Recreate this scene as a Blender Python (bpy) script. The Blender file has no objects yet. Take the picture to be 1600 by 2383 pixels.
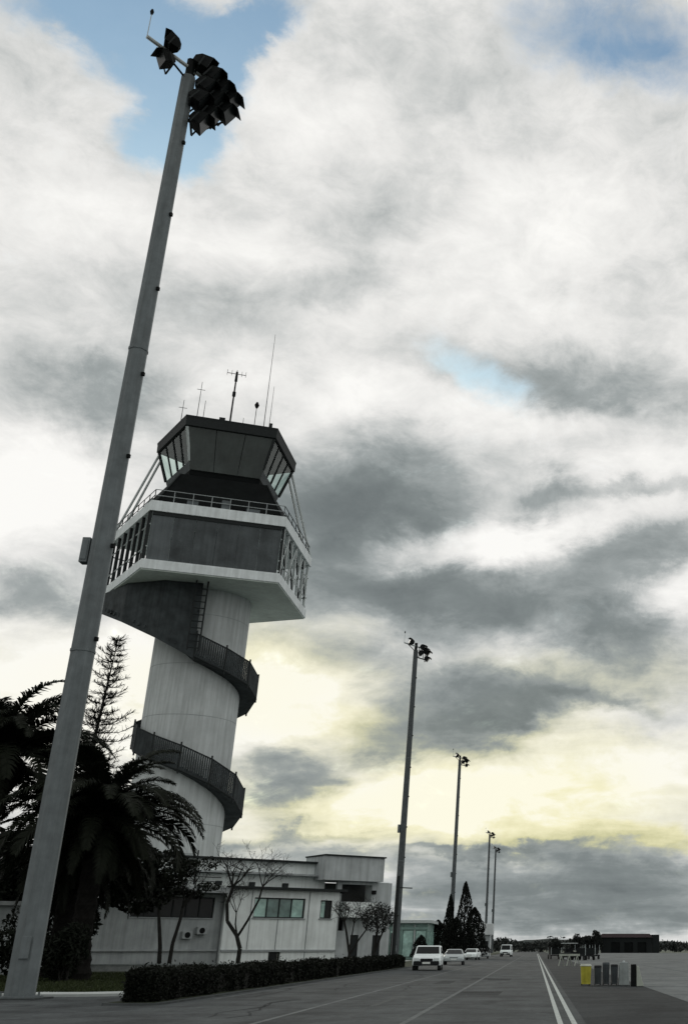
import bpy, math, random
from mathutils import Vector, Matrix
scene = bpy.context.scene
col = scene.collection
R = math.radians
PI = math.pi

# ------------------------------------------------------------------ camera
# road runs along +Y; the lens is the left part of a wide frame (lens shift)
cam_d = bpy.data.cameras.new('camera')
cam = bpy.data.objects.new('camera', cam_d)
col.objects.link(cam)
cam.location = (0, 0, 1.3)
cam.rotation_euler = (R(90 + 21.664), 0, R(-4.01))
cam_d.sensor_fit = 'VERTICAL'
cam_d.sensor_height = 36
cam_d.sensor_width = 24
cam_d.lens = 38.66
cam_d.shift_x = -0.2677
cam_d.clip_start = 0.1
cam_d.clip_end = 9000
scene.camera = cam

# ------------------------------------------------------------------ world
SUN_AZ, SUN_EL = -19.0, 13.0      # degrees clockwise from +Y, above horizon
CLOUD_TONE = [(-8.3,42.9,7.2,2.2,6,-0.13), (-10.2,35.9,4.1,1.2,15,-0.10), (-12.8,32.2,4.1,1.0,15,-0.16), (-19.7,30.0,4.7,1.3,3,-0.20), (-24.0,25.2,3.8,1.7,7,-0.32), (2.5,28.7,5.6,1.5,-4,-0.32), (-9.7,21.6,4.4,2.6,5,-0.46), (-6.1,17.1,7.5,1.3,-1,-0.36), (0.3,22.8,2.0,1.1,20,-0.30), (5.3,23.1,3.2,0.5,-0,-0.24), (4.8,19.7,4.5,1.8,14,-0.36), (3.8,15.5,3.0,1.3,-14,-0.32), (-2.5,12.1,6.0,1.6,-1,-0.42), (2.7,12.0,2.5,0.6,-7,-0.20), (-4.6,10.0,4.6,0.9,5,-0.30), (-12.4,7.5,2.2,1.3,2,-0.50), (-11.7,5.1,3.4,0.5,4,-0.34), (-2.6,4.4,4.7,0.3,0,-0.30), (2.1,2.4,10.1,1.9,0,-0.52), (-25.3,15.2,2.7,1.1,-3,-0.28), (-9.7,18.7,8.3,4.8,4,-0.24), (0.4,14.8,8.7,5.1,1,-0.12), (-11.8,34.5,8.2,3.5,7,-0.06), (-11.4,4.1,4.0,0.4,1,-0.20), (-28.7,32.6,6.0,2.4,16,0.16), (-17.4,34.0,5.2,1.2,6,0.16), (-1.8,35.2,6.9,3.2,7,0.18), (-26.4,20.4,4.1,3.0,11,0.34), (-6.8,26.9,10.2,1.1,-1,0.20), (-4.9,19.9,4.4,1.1,12,0.36), (1.9,20.8,6.2,0.9,12,0.28), (6.4,17.2,2.6,1.3,18,0.26), (-13.4,11.0,3.5,2.3,3,0.42), (-21.7,11.4,5.2,3.2,5,0.36), (2.1,8.0,8.3,1.9,4,0.26), (-7.1,6.7,5.9,1.4,1,0.26), (-15.9,39.9,3.3,2.1,10,0.12), (5.0,24.8,5.4,1.1,-0,0.14), (-1.9,14.3,3.9,0.7,1,0.14), (0.9,10.4,4.4,0.5,8,0.14)]
HOLES = [(-22.4,39.9,2.3,2.9,22,1.15), (-19.9,43.0,2.8,1.4,39,1.15), (-28.2,41.3,4.4,1.3,17,1.15), (-25.8,40.0,2.3,1.5,16,1.00), (-23.0,36.9,2.3,1.4,14,1.05), (3.8,45.5,7.6,1.8,0,0.72), (6.6,43.4,5.4,1.4,-1,0.50), (-5.8,29.7,3.1,1.2,-18,0.40), (-2.9,28.4,2.4,1.1,-15,0.34)]
GLOW = [(-3.7,6.4,11.1,1.8,1,1.00), (-5.7,10.5,7.8,1.2,7,0.65), (-20.2,11.1,8.0,3.0,5,0.42), (2.0,13.2,6.4,1.5,0,0.42), (1.0,8.9,8.4,1.5,0,0.55), (4.3,4.9,6.0,0.7,-0,0.90), (-13.6,12.4,5.0,2.5,4,0.50)]

world = bpy.data.worlds.new('World')
scene.world = world
world.use_nodes = True
wt = world.node_tree
wt.nodes.clear()

def node(t, kind, **kw):
    n = t.nodes.new(kind)
    for k, v in kw.items():
        setattr(n, k, v)
    return n

def setin(t, sock, v):
    if hasattr(v, 'links') or isinstance(v, bpy.types.NodeSocket):
        t.links.new(v, sock)
    else:
        sock.default_value = v

def mth(t, op, a, b=None, c=None, clamp=False):
    n = node(t, 'ShaderNodeMath', operation=op, use_clamp=clamp)
    setin(t, n.inputs[0], a)
    if b is not None: setin(t, n.inputs[1], b)
    if c is not None: setin(t, n.inputs[2], c)
    return n.outputs[0]

def vmth(t, op, a, b=None):
    n = node(t, 'ShaderNodeVectorMath', operation=op)
    setin(t, n.inputs[0], a)
    if b is not None: setin(t, n.inputs[1], b)
    return n.outputs[1] if op in ('DOT_PRODUCT', 'LENGTH') else n.outputs[0]

def noise(t, vec, scale, detail=4, rough=.55, dist=0.0, out=0):
    n = node(t, 'ShaderNodeTexNoise')
    if vec is not None: t.links.new(vec, n.inputs['Vector'])
    n.inputs['Scale'].default_value = scale
    n.inputs['Detail'].default_value = detail
    n.inputs['Roughness'].default_value = rough
    n.inputs['Distortion'].default_value = dist
    return n.outputs[out]

def ramp(t, fac, stops, interp='LINEAR'):
    n = node(t, 'ShaderNodeValToRGB')
    n.color_ramp.interpolation = interp
    el = n.color_ramp.elements
    el[0].position, el[0].color = stops[0][0], (*stops[0][1], 1)
    el[1].position, el[1].color = stops[-1][0], (*stops[-1][1], 1)
    for p, c in stops[1:-1]:
        e = el.new(p); e.color = (*c, 1)
    t.links.new(fac, n.inputs[0])
    return n.outputs[0]

def mixc(t, fac, a, b, blend='MIX'):
    n = node(t, 'ShaderNodeMix', data_type='RGBA', blend_type=blend)
    setin(t, n.inputs[0], fac)
    for s, v in ((n.inputs[6], a), (n.inputs[7], b)):
        if isinstance(v, tuple): s.default_value = (*v, 1) if len(v) == 3 else v
        else: t.links.new(v, s)
    return n.outputs[2]

def build_world():
    t = wt
    tc = node(t, 'ShaderNodeTexCoord')
    d = vmth(t, 'NORMALIZE', tc.outputs['Generated'])
    sep = node(t, 'ShaderNodeSeparateXYZ'); t.links.new(d, sep.inputs[0])
    x, y, z = sep.outputs
    az = mth(t, 'MULTIPLY', mth(t, 'ARCTAN2', x, y), 180 / PI)
    el = mth(t, 'MULTIPLY', mth(t, 'ARCSINE', z), 180 / PI)
    cv = node(t, 'ShaderNodeCombineXYZ')
    t.links.new(az, cv.inputs[0]); t.links.new(el, cv.inputs[1])
    # flat cloud deck: coordinates compress towards the horizon
    zz = mth(t, 'ADD', mth(t, 'MAXIMUM', z, 0.0), 0.16)
    pv = node(t, 'ShaderNodeCombineXYZ')
    t.links.new(mth(t, 'DIVIDE', x, zz), pv.inputs[0]); t.links.new(mth(t, 'DIVIDE', y, zz), pv.inputs[1])
    P = pv.outputs[0]
    streak = node(t, 'ShaderNodeMapping'); t.links.new(P, streak.inputs[0])
    streak.inputs['Rotation'].default_value = (0, 0, R(14))
    streak.inputs['Scale'].default_value = (0.95, 1.1, 1)
    S = streak.outputs[0]
    Q = vmth(t, 'MULTIPLY', cv.outputs[0], (.085, .135, 0))
    w1 = vmth(t, 'SUBTRACT', noise(t, S, 2.0, 4, .5, out=1), (.5, .5, .5))
    w1 = vmth(t, 'MULTIPLY', w1, (6.0, 3.4, 0))
    w2 = vmth(t, 'SUBTRACT', noise(t, Q, 2.6, 11, .64, .25, out=1), (.5, .5, .5))
    w2 = vmth(t, 'MULTIPLY', w2, (5.2, 3.4, 0))
    V = vmth(t, 'ADD', vmth(t, 'ADD', cv.outputs[0], w1), w2)
    def blobs(tab, base):
        acc = base
        for a, e, ra, re, rot, amp in tab:
            mp = node(t, 'ShaderNodeMapping', vector_type='TEXTURE')
            t.links.new(V, mp.inputs['Vector'])
            mp.inputs['Location'].default_value = (a, e, 0)
            mp.inputs['Rotation'].default_value = (0, 0, R(rot))
            mp.inputs['Scale'].default_value = (ra, re, 1)
            q = vmth(t, 'DOT_PRODUCT', mp.outputs[0], mp.outputs[0])
            g = mth(t, 'POWER', 0.45, mth(t, 'POWER', q, 1.45))
            acc = mth(t, 'MULTIPLY_ADD', g, amp, acc)
        return acc
    n1 = noise(t, S, 2.8, 11, .6, .4)
    n2 = noise(t, Q, 3.6, 12, .66, .35)
    base = mth(t, 'MULTIPLY_ADD', n1, .66, .415)
    base = mth(t, 'MULTIPLY_ADD', n2, .52, mth(t, 'SUBTRACT', base, .26))
    B = blobs(CLOUD_TONE, base)
    cloud = ramp(t, B, [(0.0, (1.5, 1.72, 1.76)), (.25, (2.2, 2.48, 2.5)), (.45, (3.5, 3.8, 3.8)), (.62, (5.8, 5.95, 5.85)),
                        (.8, (8.0, 7.95, 7.75)), (1.0, (9.7, 9.6, 9.3))])
    Y = mth(t, 'MINIMUM', blobs(GLOW, 0.0), 1.0)
    Y = mth(t, 'MULTIPLY', Y, ramp(t, B, [(.35, (.12,) * 3), (.62, (1,) * 3), (.9, (.75,) * 3), (1.0, (.4,) * 3)]))
    cloud = mixc(t, Y, cloud, mixc(t, 1.0, cloud, (1.05, 1.0, .60), 'MULTIPLY'))
    H = blobs(HOLES, 0.0)
    H = mth(t, 'ADD', H, mth(t, 'MULTIPLY_ADD', n2, .9, -.45))
    H = mth(t, 'MULTIPLY_ADD', n1, -.5, mth(t, 'ADD', H, .25))
    mr = node(t, 'ShaderNodeMapRange', interpolation_type='SMOOTHSTEP')
    t.links.new(H, mr.inputs[0])
    mr.inputs[1].default_value = .06; mr.inputs[2].default_value = 1.05
    mr.inputs[3].default_value = 0; mr.inputs[4].default_value = .93
    sky = node(t, 'ShaderNodeTexSky', sky_type='NISHITA')
    sky.sun_disc = False
    sky.sun_elevation = R(SUN_EL); sky.sun_rotation = R(SUN_AZ)
    sky.air_density = 1.0; sky.dust_density = 1.2; sky.ozone_density = 1.0
    blue = mixc(t, 1.0, sky.outputs[0], (1.0, 1.40, 1.58), 'MULTIPLY')
    colr = mixc(t, mr.outputs[0], cloud, blue)
    bg = node(t, 'ShaderNodeBackground')
    t.links.new(colr, bg.inputs[0]); bg.inputs[1].default_value = 0.1
    out = node(t, 'ShaderNodeOutputWorld'); t.links.new(bg.outputs[0], out.inputs[0])
build_world()
world.cycles.sampling_method = 'MANUAL'
world.cycles.sample_map_resolution = 512

sun_dir = Vector((math.sin(R(SUN_AZ)) * math.cos(R(SUN_EL)), math.cos(R(SUN_AZ)) * math.cos(R(SUN_EL)), math.sin(R(SUN_EL))))
sl = bpy.data.lights.new('sun', 'SUN')
sl.energy = 0.7
sl.angle = R(16)
sl.color = (1.0, .95, .84)
sun = bpy.data.objects.new('sun', sl)
col.objects.link(sun)
sun.rotation_euler = (-sun_dir).to_track_quat('-Z', 'Y').to_euler()
sun.location = (0, 0, 60)

scene.view_settings.view_transform = 'Standard'
scene.view_settings.look = 'None'
scene.view_settings.exposure = 0.0
scene.view_settings.gamma = 1.0
scene.cycles.max_bounces = 6
scene.cycles.transparent_max_bounces = 10

# ------------------------------------------------------------------ materials
MATS = {}
def mat(name, c, rough=.7, var=.15, scale=3.0, metal=0.0, bump=0.0, bscale=40.0, streak=0.0, spec=.5, fine=.0, stretch=(1, 1, 1), blotch=0.0):
    if name in MATS: return MATS[name]
    m = bpy.data.materials.new(name); m.use_nodes = True
    t = m.node_tree
    b = t.nodes['Principled BSDF']
    b.inputs['Roughness'].default_value = rough
    b.inputs['Metallic'].default_value = metal
    c = (c[0] * .94, c[1], c[2] * 1.01)
    b.inputs['Specular IOR Level'].default_value = spec
    tc = node(t, 'ShaderNodeTexCoord')
    vec = tc.outputs['Object']
    if stretch != (1, 1, 1):
        mp = node(t, 'ShaderNodeMapping'); t.links.new(vec, mp.inputs[0]); mp.inputs['Scale'].default_value = stretch
        vec = mp.outputs[0]
    f = noise(t, vec, scale, 6, .6)
    lo = tuple(v * (1 - var) for v in c); hi = tuple(min(1, v * (1 + var)) for v in c)
    colr = ramp(t, f, [(.28, lo), (.72, hi)])
    if fine:
        f2 = noise(t, tc.outputs['Object'], scale * 14, 3, .7)
        colr = mixc(t, fine, colr, ramp(t, f2, [(.3, (.25,) * 3), (.7, (.85,) * 3)]), 'OVERLAY')
    if blotch:
        f3 = noise(t, tc.outputs['Object'], .55, 8, .68, .6)
        colr = mixc(t, blotch, colr, ramp(t, f3, [(.36, (.42, .42, .43)), (.5, (.95, .95, .95)), (.68, (1.35, 1.35, 1.33))]), 'MULTIPLY')
    if streak:
        mp = node(t, 'ShaderNodeMapping'); t.links.new(tc.outputs['Object'], mp.inputs[0])
        mp.inputs['Scale'].default_value = (2.2, 2.2, .12)
        s = noise(t, mp.outputs[0], 1.6, 6, .65)
        colr = mixc(t, streak, colr, ramp(t, s, [(.35, (.45, .45, .43)), (.62, (1, 1, 1))]), 'MULTIPLY')
    t.links.new(colr, b.inputs['Base Color'])
    if bump:
        bp = node(t, 'ShaderNodeBump'); bp.inputs['Strength'].default_value = bump; bp.inputs['Distance'].default_value = .02
        t.links.new(noise(t, tc.outputs['Object'], bscale, 5, .65), bp.inputs['Height'])
        t.links.new(bp.outputs[0], b.inputs['Normal'])
    MATS[name] = m
    return m

def glass_mat(name, tint, gl=.18, rough=.03):
    m = bpy.data.materials.new(name); m.use_nodes = True
    t = m.node_tree; t.nodes.clear()
    tr = node(t, 'ShaderNodeBsdfTransparent'); tr.inputs[0].default_value = (*tint, 1)
    g = node(t, 'ShaderNodeBsdfGlossy'); g.inputs['Roughness'].default_value = rough; g.inputs[0].default_value = (.9, .95, .93, 1)
    mx = node(t, 'ShaderNodeMixShader'); mx.inputs[0].default_value = gl
    o = node(t, 'ShaderNodeOutputMaterial')
    t.links.new(tr.outputs[0], mx.inputs[1]); t.links.new(g.outputs[0], mx.inputs[2]); t.links.new(mx.outputs[0], o.inputs[0])
    MATS[name] = m
    return m

def foliage_mat(name, c, var=.5, trans=.25):
    m = bpy.data.materials.new(name); m.use_nodes = True
    t = m.node_tree; b = t.nodes['Principled BSDF']
    b.inputs['Roughness'].default_value = .65
    b.inputs['Specular IOR Level'].default_value = .1
    tc = node(t, 'ShaderNodeTexCoord')
    f = noise(t, tc.outputs['Object'], 1.1, 5, .7)
    colr = ramp(t, f, [(.3, tuple(v * (1 - var) for v in c)), (.7, tuple(v * (1 + var) for v in c))])
    t.links.new(colr, b.inputs['Base Color'])
    tl = node(t, 'ShaderNodeBsdfTranslucent'); t.links.new(colr, tl.inputs[0])
    mx = node(t, 'ShaderNodeMixShader'); mx.inputs[0].default_value = trans
    o = t.nodes['Material Output']
    t.links.new(b.outputs[0], mx.inputs[1]); t.links.new(tl.outputs[0], mx.inputs[2]); t.links.new(mx.outputs[0], o.inputs[0])
    MATS[name] = m
    return m

mat('asphalt', (.062, .0655, .067), .92, .3, .5, bump=.35, bscale=60, fine=.45, spec=.14, stretch=(1.6, .12, 1), blotch=.75)
mat('asphalt_old', (.036, .038, .039), .95, .3, .5, bump=.4, bscale=50, fine=.45, spec=.1, blotch=.6)
mat('concrete_apron', (.125, .13, .13), .92, .28, .25, bump=.2, bscale=30, fine=.3, stretch=(1, .3, 1), spec=.12, blotch=.5)
mat('earth', (.13, .135, .11), .95, .35, .08, spec=.05)
mat('paint', (.40, .41, .39), .75, .3, 6, fine=.4, spec=.2)
mat('paint_worn', (.105, .11, .11), .85, .4, 2, fine=.5, spec=.12)
mat('kerb_stone', (.26, .265, .26), .9, .25, 3, bump=.3, spec=.2)
mat('paving', (.42, .425, .41), .9, .15, .6, bump=.2, spec=.15)
mat('kerb_dark', (.07, .073, .073), .95, .3, 2, bump=.3, spec=.1)
mat('mark_faint', (.072, .075, .075), .9, .4, 2, fine=.5, spec=.1)
mat('cab_panel', (.058, .066, .062), .55, .35, .45, streak=.25, spec=.4)
mat('verge', (.028, .034, .018), .95, .4, 1.5, bump=.6, bscale=20, spec=.1)
mat('mast_steel', (.155, .168, .172), .6, .18, 2.2, metal=.1, bump=.1, bscale=12, streak=.45, spec=.25)
mat('mast_dark', (.085, .092, .095), .7, .2, 2.2, streak=.4, spec=.2)  # darker steel tone for the far masts
mat('black_metal', (.006, .007, .007), .75, .3, 8, spec=.12)
mat('galv', (.36, .38, .38), .45, .15, 6, metal=.5)
mat('lens', (.03, .033, .033), .3, .1, 4, spec=.3)
mat('concrete_shaft', (.53, .535, .53), .9, .14, .5, bump=.2, bscale=10, streak=.46, spec=.2)
mat('concrete_band', (.78, .79, .79), .85, .12, 1.2, streak=.35)
mat('soffit', (.72, .75, .70), .85, .15, .8, streak=.2)
mat('panel_dark', (.080, .087, .090), .7, .35, .8, streak=.4, fine=.2, spec=.2)
mat('panel_mid', (.125, .135, .14), .7, .2, .8, streak=.4, spec=.2)
mat('roof_dark', (.007, .008, .008), .9, .3, 1, spec=.08)
mat('stair_dark', (.050, .056, .058), .8, .4, 1.2, streak=.5, spec=.15)
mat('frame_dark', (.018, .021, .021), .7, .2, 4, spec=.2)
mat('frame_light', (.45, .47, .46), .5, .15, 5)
mat('interior', (.05, .052, .05), .8, .3, 1)
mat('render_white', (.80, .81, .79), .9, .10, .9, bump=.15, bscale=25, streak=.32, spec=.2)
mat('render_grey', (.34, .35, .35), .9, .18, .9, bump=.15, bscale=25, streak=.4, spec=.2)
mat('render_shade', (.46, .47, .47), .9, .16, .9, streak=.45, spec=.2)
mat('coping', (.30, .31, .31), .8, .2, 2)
mat('window_green', (.36, .52, .46), .2, .5, 1.1, spec=.6)
mat('window_shade', (.13, .20, .18), .2, .5, 1.1, spec=.6)
mat('window_dark', (.008, .01, .01), .25, .3, 1.4, spec=.25)
mat('green_panel', (.22, .33, .29), .4, .15, 1.0, streak=.25)
mat('bark', (.022, .021, .019), .95, .35, 3, bump=.6, bscale=14, spec=.1)
mat('bark_palm', (.012, .011, .010), .95, .4, 4, bump=.8, bscale=9, spec=.05)
mat('car_white', (.80, .82, .81), .4, .05, 1, spec=.5)
mat('car_silver', (.42, .44, .44), .3, .06, 1, metal=.3)
mat('tyre', (.02, .02, .02), .85, .2, 8)
mat('rim', (.30, .31, .31), .35, .1, 8, metal=.6)
mat('car_glass', (.006, .008, .008), .35, .1, 2, spec=.15)
mat('headlamp', (.65, .68, .67), .1, .1, 6)
mat('plate', (.7, .7, .66), .5, .05, 4)
mat('plastic_dark', (.014, .015, .016), .8, .2, 6, spec=.2)
mat('bin_yellow', (.42, .37, .05), .7, .25, 4, streak=.4, spec=.2)
mat('bin_grey', (.055, .062, .066), .75, .2, 4, streak=.3, spec=.2)
mat('lid_pale', (.42, .42, .36), .7, .15, 4, streak=.3, spec=.2)
mat('block_pale', (.26, .275, .27), .85, .2, 3, streak=.3, spec=.2)
mat('block_white', (.36, .37, .32), .8, .2, 3, streak=.3, spec=.2)
mat('hangar', (.016, .018, .018), .9, .25, .1, spec=.1)
mat('hangar_roof', (.022, .012, .014), .9, .25, .1, spec=.1)
mat('hill', (.040, .046, .044), .95, .35, .02, spec=.05)
mat('white_wall', (.60, .60, .60), .8, .08, .8, streak=.25)
glass_mat('cab_glass', (.82, .9, .87), .10)
glass_mat('cab_glass_dark', (.55, .60, .57), .12)
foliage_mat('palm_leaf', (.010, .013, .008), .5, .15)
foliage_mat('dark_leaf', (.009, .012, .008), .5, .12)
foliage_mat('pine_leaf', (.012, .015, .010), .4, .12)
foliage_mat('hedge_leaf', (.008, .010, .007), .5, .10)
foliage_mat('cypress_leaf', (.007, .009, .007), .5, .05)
foliage_mat('grass_leaf', (.03, .04, .016), .4, .3)
foliage_mat('far_leaf', (.022, .026, .024), .4, .1)

# ------------------------------------------------------------------ mesh helpers
class MB:
    def __init__(s): s.v = []; s.f = []
    def add(s, vs, fs):
        o = len(s.v); s.v += [tuple(p) for p in vs]; s.f += [tuple(i + o for i in f) for f in fs]
        return s
    def box(s, c, d, rz=0.0, M=None):
        x, y, z = d[0] / 2, d[1] / 2, d[2] / 2
        vs = [Vector((sx * x, sy * y, sz * z)) for sz in (-1, 1) for sy in (-1, 1) for sx in (-1, 1)]
        rot = M if M is not None else Matrix.Rotation(rz, 3, 'Z')
        c = Vector(c)
        return s.add([rot @ v + c for v in vs], [(0, 2, 3, 1), (4, 5, 7, 6), (0, 1, 5, 4), (2, 6, 7, 3), (0, 4, 6, 2), (1, 3, 7, 5)])
    def tube(s, p0, p1, r0, r1=None, n=8, cap=True, tw=0.0):
        r1 = r0 if r1 is None else r1
        p0, p1 = Vector(p0), Vector(p1)
        a = (p1 - p0).normalized()
        u = a.cross(Vector((0, 0, 1)))
        if u.length < 1e-4: u = Vector((1, 0, 0))
        u.normalize(); w = a.cross(u)
        vs = []
        for p, r in ((p0, r0), (p1, r1)):
            for i in range(n):
                t = 2 * PI * i / n + tw
                vs.append(p + u * (r * math.cos(t)) + w * (r * math.sin(t)))
        fs = [(i, (i + 1) % n, n + (i + 1) % n, n + i) for i in range(n)]
        if cap: fs += [tuple(range(n - 1, -1, -1)), tuple(range(n, 2 * n))]
        return s.add(vs, fs)
    def path(s, pts, rs, n=6):
        for i in range(len(pts) - 1): s.tube(pts[i], pts[i + 1], rs[i], rs[i + 1], n, True)
        return s
    def loft(s, rings, cap=True):
        n = len(rings[0]); vs = [p for r in rings for p in r]
        fs = [(k * n + i, k * n + (i + 1) % n, (k + 1) * n + (i + 1) % n, (k + 1) * n + i) for k in range(len(rings) - 1) for i in range(n)]
        if cap: fs += [tuple(range(n - 1, -1, -1)), tuple(range((len(rings) - 1) * n, len(rings) * n))]
        return s.add(vs, fs)
    def prism(s, poly, z0, z1):
        return s.loft([[(x, y, z0) for x, y in poly], [(x, y, z1) for x, y in poly]])
    def quad(s, a, b, c, d): return s.add([a, b, c, d], [(0, 1, 2, 3)])
    def sheet(s, poly, z): return s.add([(x, y, z) for x, y in poly], [tuple(range(len(poly)))])
    def build(s, name, m, parent=None, smooth=False, bevel=0.0):
        me = bpy.data.meshes.new(name)
        me.from_pydata(s.v, [], s.f); me.update()
        me.materials.append(MATS[m])
        if smooth:
            me.polygons.foreach_set('use_smooth', [True] * len(me.polygons))
        o = bpy.data.objects.new(name, me); col.objects.link(o)
        if parent is not None: o.parent = parent
        if bevel:
            bv = o.modifiers.new('bevel', 'BEVEL'); bv.width = bevel; bv.segments = 2; bv.limit_method = 'ANGLE'
        return o

def share(src, parent=None, loc=None, rot=None, scale=None):
    o = src.copy(); col.objects.link(o)
    o.parent = parent
    if loc is not None: o.location = loc
    if rot is not None: o.rotation_euler = rot
    if scale is not None: o.scale = scale
    return o

def empty(name, loc=(0, 0, 0), rz=0.0):
    o = bpy.data.objects.new(name, None); col.objects.link(o)
    o.location = loc; o.rotation_euler = (0, 0, rz); o.empty_display_size = .3
    return o

def tag(o, label=None, cat=None, group=None, kind=None):
    if label: o['label'] = label
    if cat: o['category'] = cat
    if group: o['group'] = group
    if kind: o['kind'] = kind
    return o

def copy_tree(o, parent=None):
    c = o.copy(); col.objects.link(c); c.parent = parent
    for ch in list(o.children): copy_tree(ch, c)
    return c

# ================================================================== SETTING
def structure(mb, name, m, parent=None):
    o = mb.build(name, m, parent)
    if parent is None: o['kind'] = 'structure'
    return o

structure(MB().sheet([(-5000, -1500), (5000, -1500), (5000, 7500), (-5000, 7500)], -.02), 'ground', 'earth')
road = structure(MB().sheet([(-9.3, -60), (.98, -60), (.98, 900), (-9.3, 900)], 0), 'road', 'asphalt')
structure(MB().sheet([(.98, -60), (4.05, -60), (4.05, 900), (.98, 900)], -.004), 'road_shoulder', 'asphalt_old')
structure(MB().sheet([(4.05, -60), (600, -60), (600, 396), (4.05, 396)], 0), 'apron', 'concrete_apron')
structure(MB().sheet([(-9.3, -60), (-9.3, 30.6), (-10.75, 30.6), (-10.75, 39.6), (-12.6, 38.6), (-13.6, 36.9), (-15.2, 37.4), (-18.8, 39.6), (-24, 44), (-80, 48), (-80, -60)], -.003), 'side_road', 'asphalt')
structure(MB().sheet([(-9.45, 30.8), (-9.45, 420), (-90, 420), (-90, 48.3), (-24, 44.3), (-18.8, 39.9), (-15.2, 37.7), (-13.6, 37.2), (-12.6, 38.9), (-10.6, 39.9), (-10.6, 30.8)], .05), 'verge', 'verge')

def strip(name, m, pts, w, z0, z1, parent=None):
    mb = MB()
    L, Rr = [], []
    for i, p in enumerate(pts):
        a = Vector(pts[max(0, i - 1)]); b = Vector(pts[min(len(pts) - 1, i + 1)])
        d = (b - a).normalized(); nrm = Vector((-d.y, d.x))
        L.append(Vector(p) + nrm * w / 2); Rr.append(Vector(p) - nrm * w / 2)
    for i in range(len(pts) - 1):
        mb.loft([[(*L[i], z0), (*Rr[i], z0), (*Rr[i], z1), (*L[i], z1)], [(*L[i + 1], z0), (*Rr[i + 1], z0), (*Rr[i + 1], z1), (*L[i + 1], z1)]])
    return structure(mb, name, m, parent)
strip('kerb', 'kerb_dark', [(-9.37, 420), (-9.37, 100), (-9.37, 60), (-9.37, 31.0), (-9.6, 30.75), (-10.4, 30.7), (-10.68, 31.0), (-10.68, 38.8)], .22, -.05, .045)
strip('pavement', 'paving', [(-10.6, 38.9), (-11.6, 38.2), (-12.6, 37.4), (-13.5, 36.9), (-14.6, 36.9), (-15.4, 37.4)], 1.9, -.05, .07)
strip('kerb', 'kerb_dark', [(-15.6, 37.75), (-18.8, 39.75), (-24, 44.15), (-80, 48.15)], .26, -.05, .07)
structure(MB().sheet([(-62, 89.5), (-24, 89.5), (-14, 97), (-14, 140), (-62, 140)], .056), 'bounce_sheet', 'paving')  # pale sheet added to bounce light up to the tower soffit
# painted lines are parts of the road
def lane_line(x, y0, y1, w, m, dash=None):
    mb = MB()
    if dash is None:
        y = y0
        while y < y1:
            mb.sheet([(x - w / 2, y), (x + w / 2, y), (x + w / 2, min(y1, y + 20)), (x - w / 2, min(y1, y + 20))], .004); y += 20
    else:
        y = y0
        while y < y1:
            mb.sheet([(x - w / 2, y), (x + w / 2, y), (x + w / 2, y + dash[0]), (x - w / 2, y + dash[0])], .004); y += sum(dash)
    return mb.build('lane_line', m, road)
lane_line(-5.2, 5, 120, .12, 'paint_worn')
lane_line(-2.43, 5, 260, .12, 'paint_worn')
lane_line(.50, 5, 330, .10, 'paint')
lane_line(.76, 5, 330, .10, 'paint')
lane_line(-8.85, 34, 200, .10, 'paint_worn')
MB().add([(-4.0, 29.5, .004), (-3.84, 29.5, .004), (-3.84, 34, .004), (-3.5, 34, .004), (-3.92, 36.4, .004), (-4.34, 34, .004), (-4.0, 34, .004)], [tuple(range(7))]).build('lane_arrow', 'mark_faint', road)
MB().sheet([(-3.1, 31.6), (-2.75, 31.6), (-2.75, 34.6), (-3.1, 34.6)], .004).build('worn_patch', 'mark_faint', road)
# asphalt repair seams
random.seed(4)
sm = MB()
for k in range(7):
    x0 = random.uniform(-8.5, -.5); y0 = random.uniform(20, 70); pts = [(x0, y0)]
    for j in range(9):
        x0 += random.uniform(-.25, .25); y0 += random.uniform(.6, 1.5); pts.append((x0, y0))
    for a, b in zip(pts, pts[1:]): sm.sheet([(a[0] - .03, a[1]), (a[0] + .03, a[1]), (b[0] + .03, b[1]), (b[0] - .03, b[1])], .0035)
sm.build('crack_seal', 'asphalt_old', road)

jt = MB()
for k in range(12):
    x = 9.05 + 6 * k
    jt.sheet([(x - .035, 10), (x + .035, 10), (x + .035, 390), (x - .035, 390)], .004)
for k in range(46):
    y = 20 + 8 * k
    jt.sheet([(4.2, y - .06), (76, y - .06), (76, y + .06), (4.2, y + .06)], .0045)
jt.build('slab_joint', 'asphalt_old', bpy.data.objects['apron'])['kind'] = 'stuff'
rn_ = random.Random(6)
for k in range(4):
    x = rn_.uniform(-8.2, -.5); y = rn_.uniform(22, 60); w = rn_.uniform(.5, 1.5); l = rn_.uniform(2, 7)
    MB().add([(x, y, .0022), (x + w, y + rn_.uniform(-.3, .3), .0022), (x + w * rn_.uniform(.9, 1.1), y + l, .0022), (x + rn_.uniform(-.1, .1), y + l, .0022)], [(0, 1, 2, 3)]).build('asphalt_patch', 'asphalt_old', road)

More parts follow.
